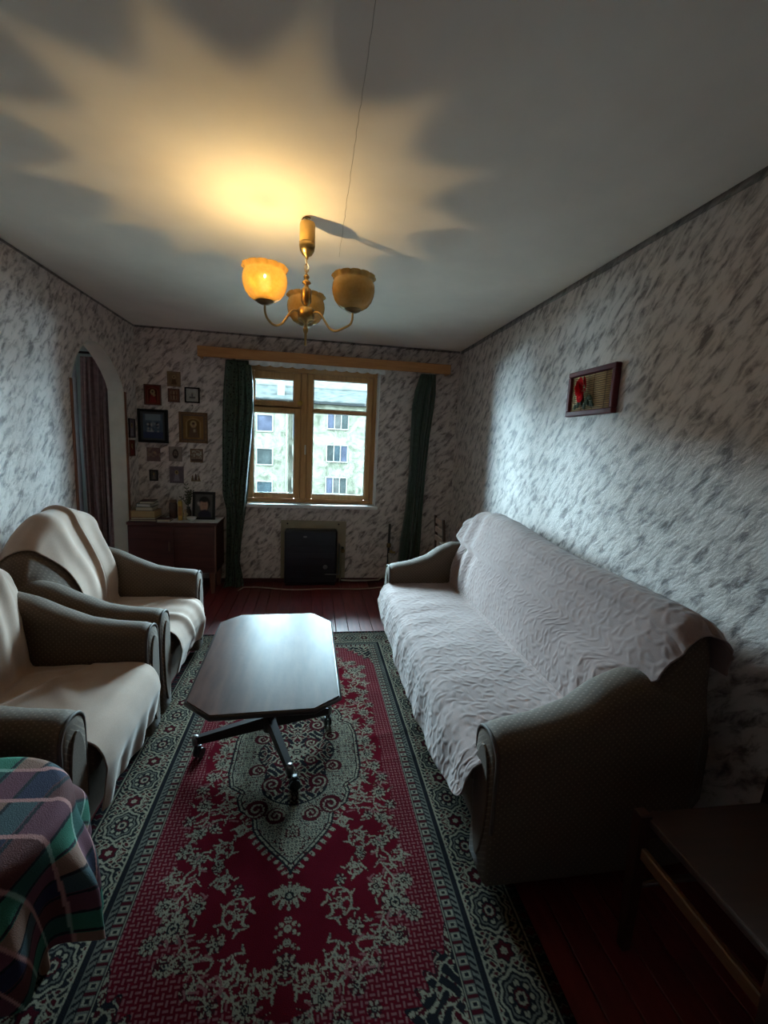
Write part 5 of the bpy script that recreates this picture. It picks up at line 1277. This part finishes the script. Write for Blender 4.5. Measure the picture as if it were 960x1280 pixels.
# ------------------------------------------------------------------ dark wooden chair at the lower right (faces left)
m_chair = wood('dark_chair_wood', (.028, .009, .006), (.046, .016, .009), .4, 6, 'z'); m_cseat = wood('chair_seat_veneer', (.034, .014, .009), (.050, .021, .013), .5, 4, 'x')
dc = thing('dining_chair', (1.22, .82, 0), 'dark brown wooden chair with flat seat at the lower right, beside the sofa arm', 'chair')
cx0, cx1, cy0, cy1 = .985, 1.43, .60, 1.035
MB().prism([(cx0+.005, cy0+.02), (cx0+.005, cy1-.02), (cx0+.03, cy1-.006), (cx1-.02, cy1-.012), (cx1-.02, cy0+.012), (cx0+.03, cy0+.006)], .435, .458, 'z', .006).build('seat', m_cseat, dc)
for y in (cy0, cy1-.036):
    rings = [[(cx0-.004+a*s, y+.018+b_*s, z) for a, b_ in ((-1, -1), (1, -1), (1, 1), (-1, 1))] for z, s in ((.0, .013), (.30, .018), (.466, .0175), (.470, .014))]
    o = loft('leg', rings, m_chair, dc); o.data.polygons.foreach_set('use_smooth', np.zeros(len(o.data.polygons), bool))
    rings = [[(x+a*.016, y+.018+b_*.018, z) for a, b_ in ((-1, -1), (1, -1), (1, 1), (-1, 1))] for z, x in ((0, cx1+.045), (.25, cx1+.005), (.45, cx1-.002), (.70, cx1+.022), (.88, cx1+.052))]
    o = loft('back_post', rings, m_chair, dc); o.data.polygons.foreach_set('use_smooth', np.zeros(len(o.data.polygons), bool))
MB().box(cx0+.014, cx1-.018, cy0+.008, cy0+.028, .385, .434, .003).build('apron', m_chair, dc); MB().box(cx0+.014, cx1-.018, cy1-.028, cy1-.008, .385, .434, .003).build('apron', m_chair, dc)
MB().box(cx0-.012, cx0+.006, cy0+.036, cy1-.036, .330, .368, .004).build('front_rail', wood('lighter_rail_wood', (.10, .045, .02), (.15, .07, .03), .4, 5, 'y'), dc)
for y in (cy0+.018, cy1-.018): MB().tube([(cx0, y, .22), (cx1+.01, y, .22)], .010, 8).build('stretcher', m_chair, dc)
for z0_, z1_, xo in ((.60, .665, .016), (.78, .87, .040)): MB().box(cx1-.008+xo, cx1+.012+xo, cy0+.036, cy1-.036, z0_, z1_, .004).build('back_slat', m_chair, dc)

# ------------------------------------------------------------------ slat-backed chair by the window and the pale box behind the sofa
m_chair2 = wood('brown_chair_wood', (.055, .024, .016), (.085, .04, .026), .4, 6, 'z'); m_slat = plain('pale_back_slat', (.62, .47, .40), .5)
wc_ = thing('slat_back_chair', (1.40, 4.12, 0), 'slim brown slat-backed chair standing behind the far sofa arm near the window', 'chair')
wx0, wx1, wy0, wy1 = 1.252, 1.47, 3.985, 4.265
for y in (wy0, wy1):
    rings = [[(x+a*.011, y+b_*.016, z) for a, b_ in ((-1, -1), (1, -1), (1, 1), (-1, 1))] for z, x in ((0, wx0-.035), (.42, wx0), (.62, wx0-.002), (.825, wx0-.022))]
    o = loft('back_post', rings, m_chair2, wc_); o.data.polygons.foreach_set('use_smooth', np.zeros(len(o.data.polygons), bool))
    MB().tube([(wx1, y, 0), (wx1, y, .415)], [.012, .016], 8).build('leg', m_chair2, wc_)
for zz in (.775, .69, .605): MB().box(wx0-.022, wx0-.006, wy0+.016, wy1-.016, zz-.026, zz+.026, .003).build('back_slat', m_slat, wc_)
MB().box(wx0-.010, wx0+.004, wy0+.10, wy1-.06, .43, .578, .003).build('splat', m_slat, wc_)
MB().box(wx0+.012, wx1+.02, wy0-.012, wy1+.012, .416, .438, .006, 2).build('seat', m_chair2, wc_)
bx = thing('pale_box', (1.38, 3.72, 0), 'pale wooden box in the corner between far sofa arm and right wall', 'box')
m_pale = plain('pale_fibreboard', (.30, .24, .17), .6)
MB().box(1.20, 1.508, 3.50, 3.93, .0, .60, .004).build('body', m_pale, bx); MB().box(1.185, 1.51, 3.485, 3.945, .601, .622, .004).build('lid', plain('pale_lid', (.36, .32, .25), .5), bx)
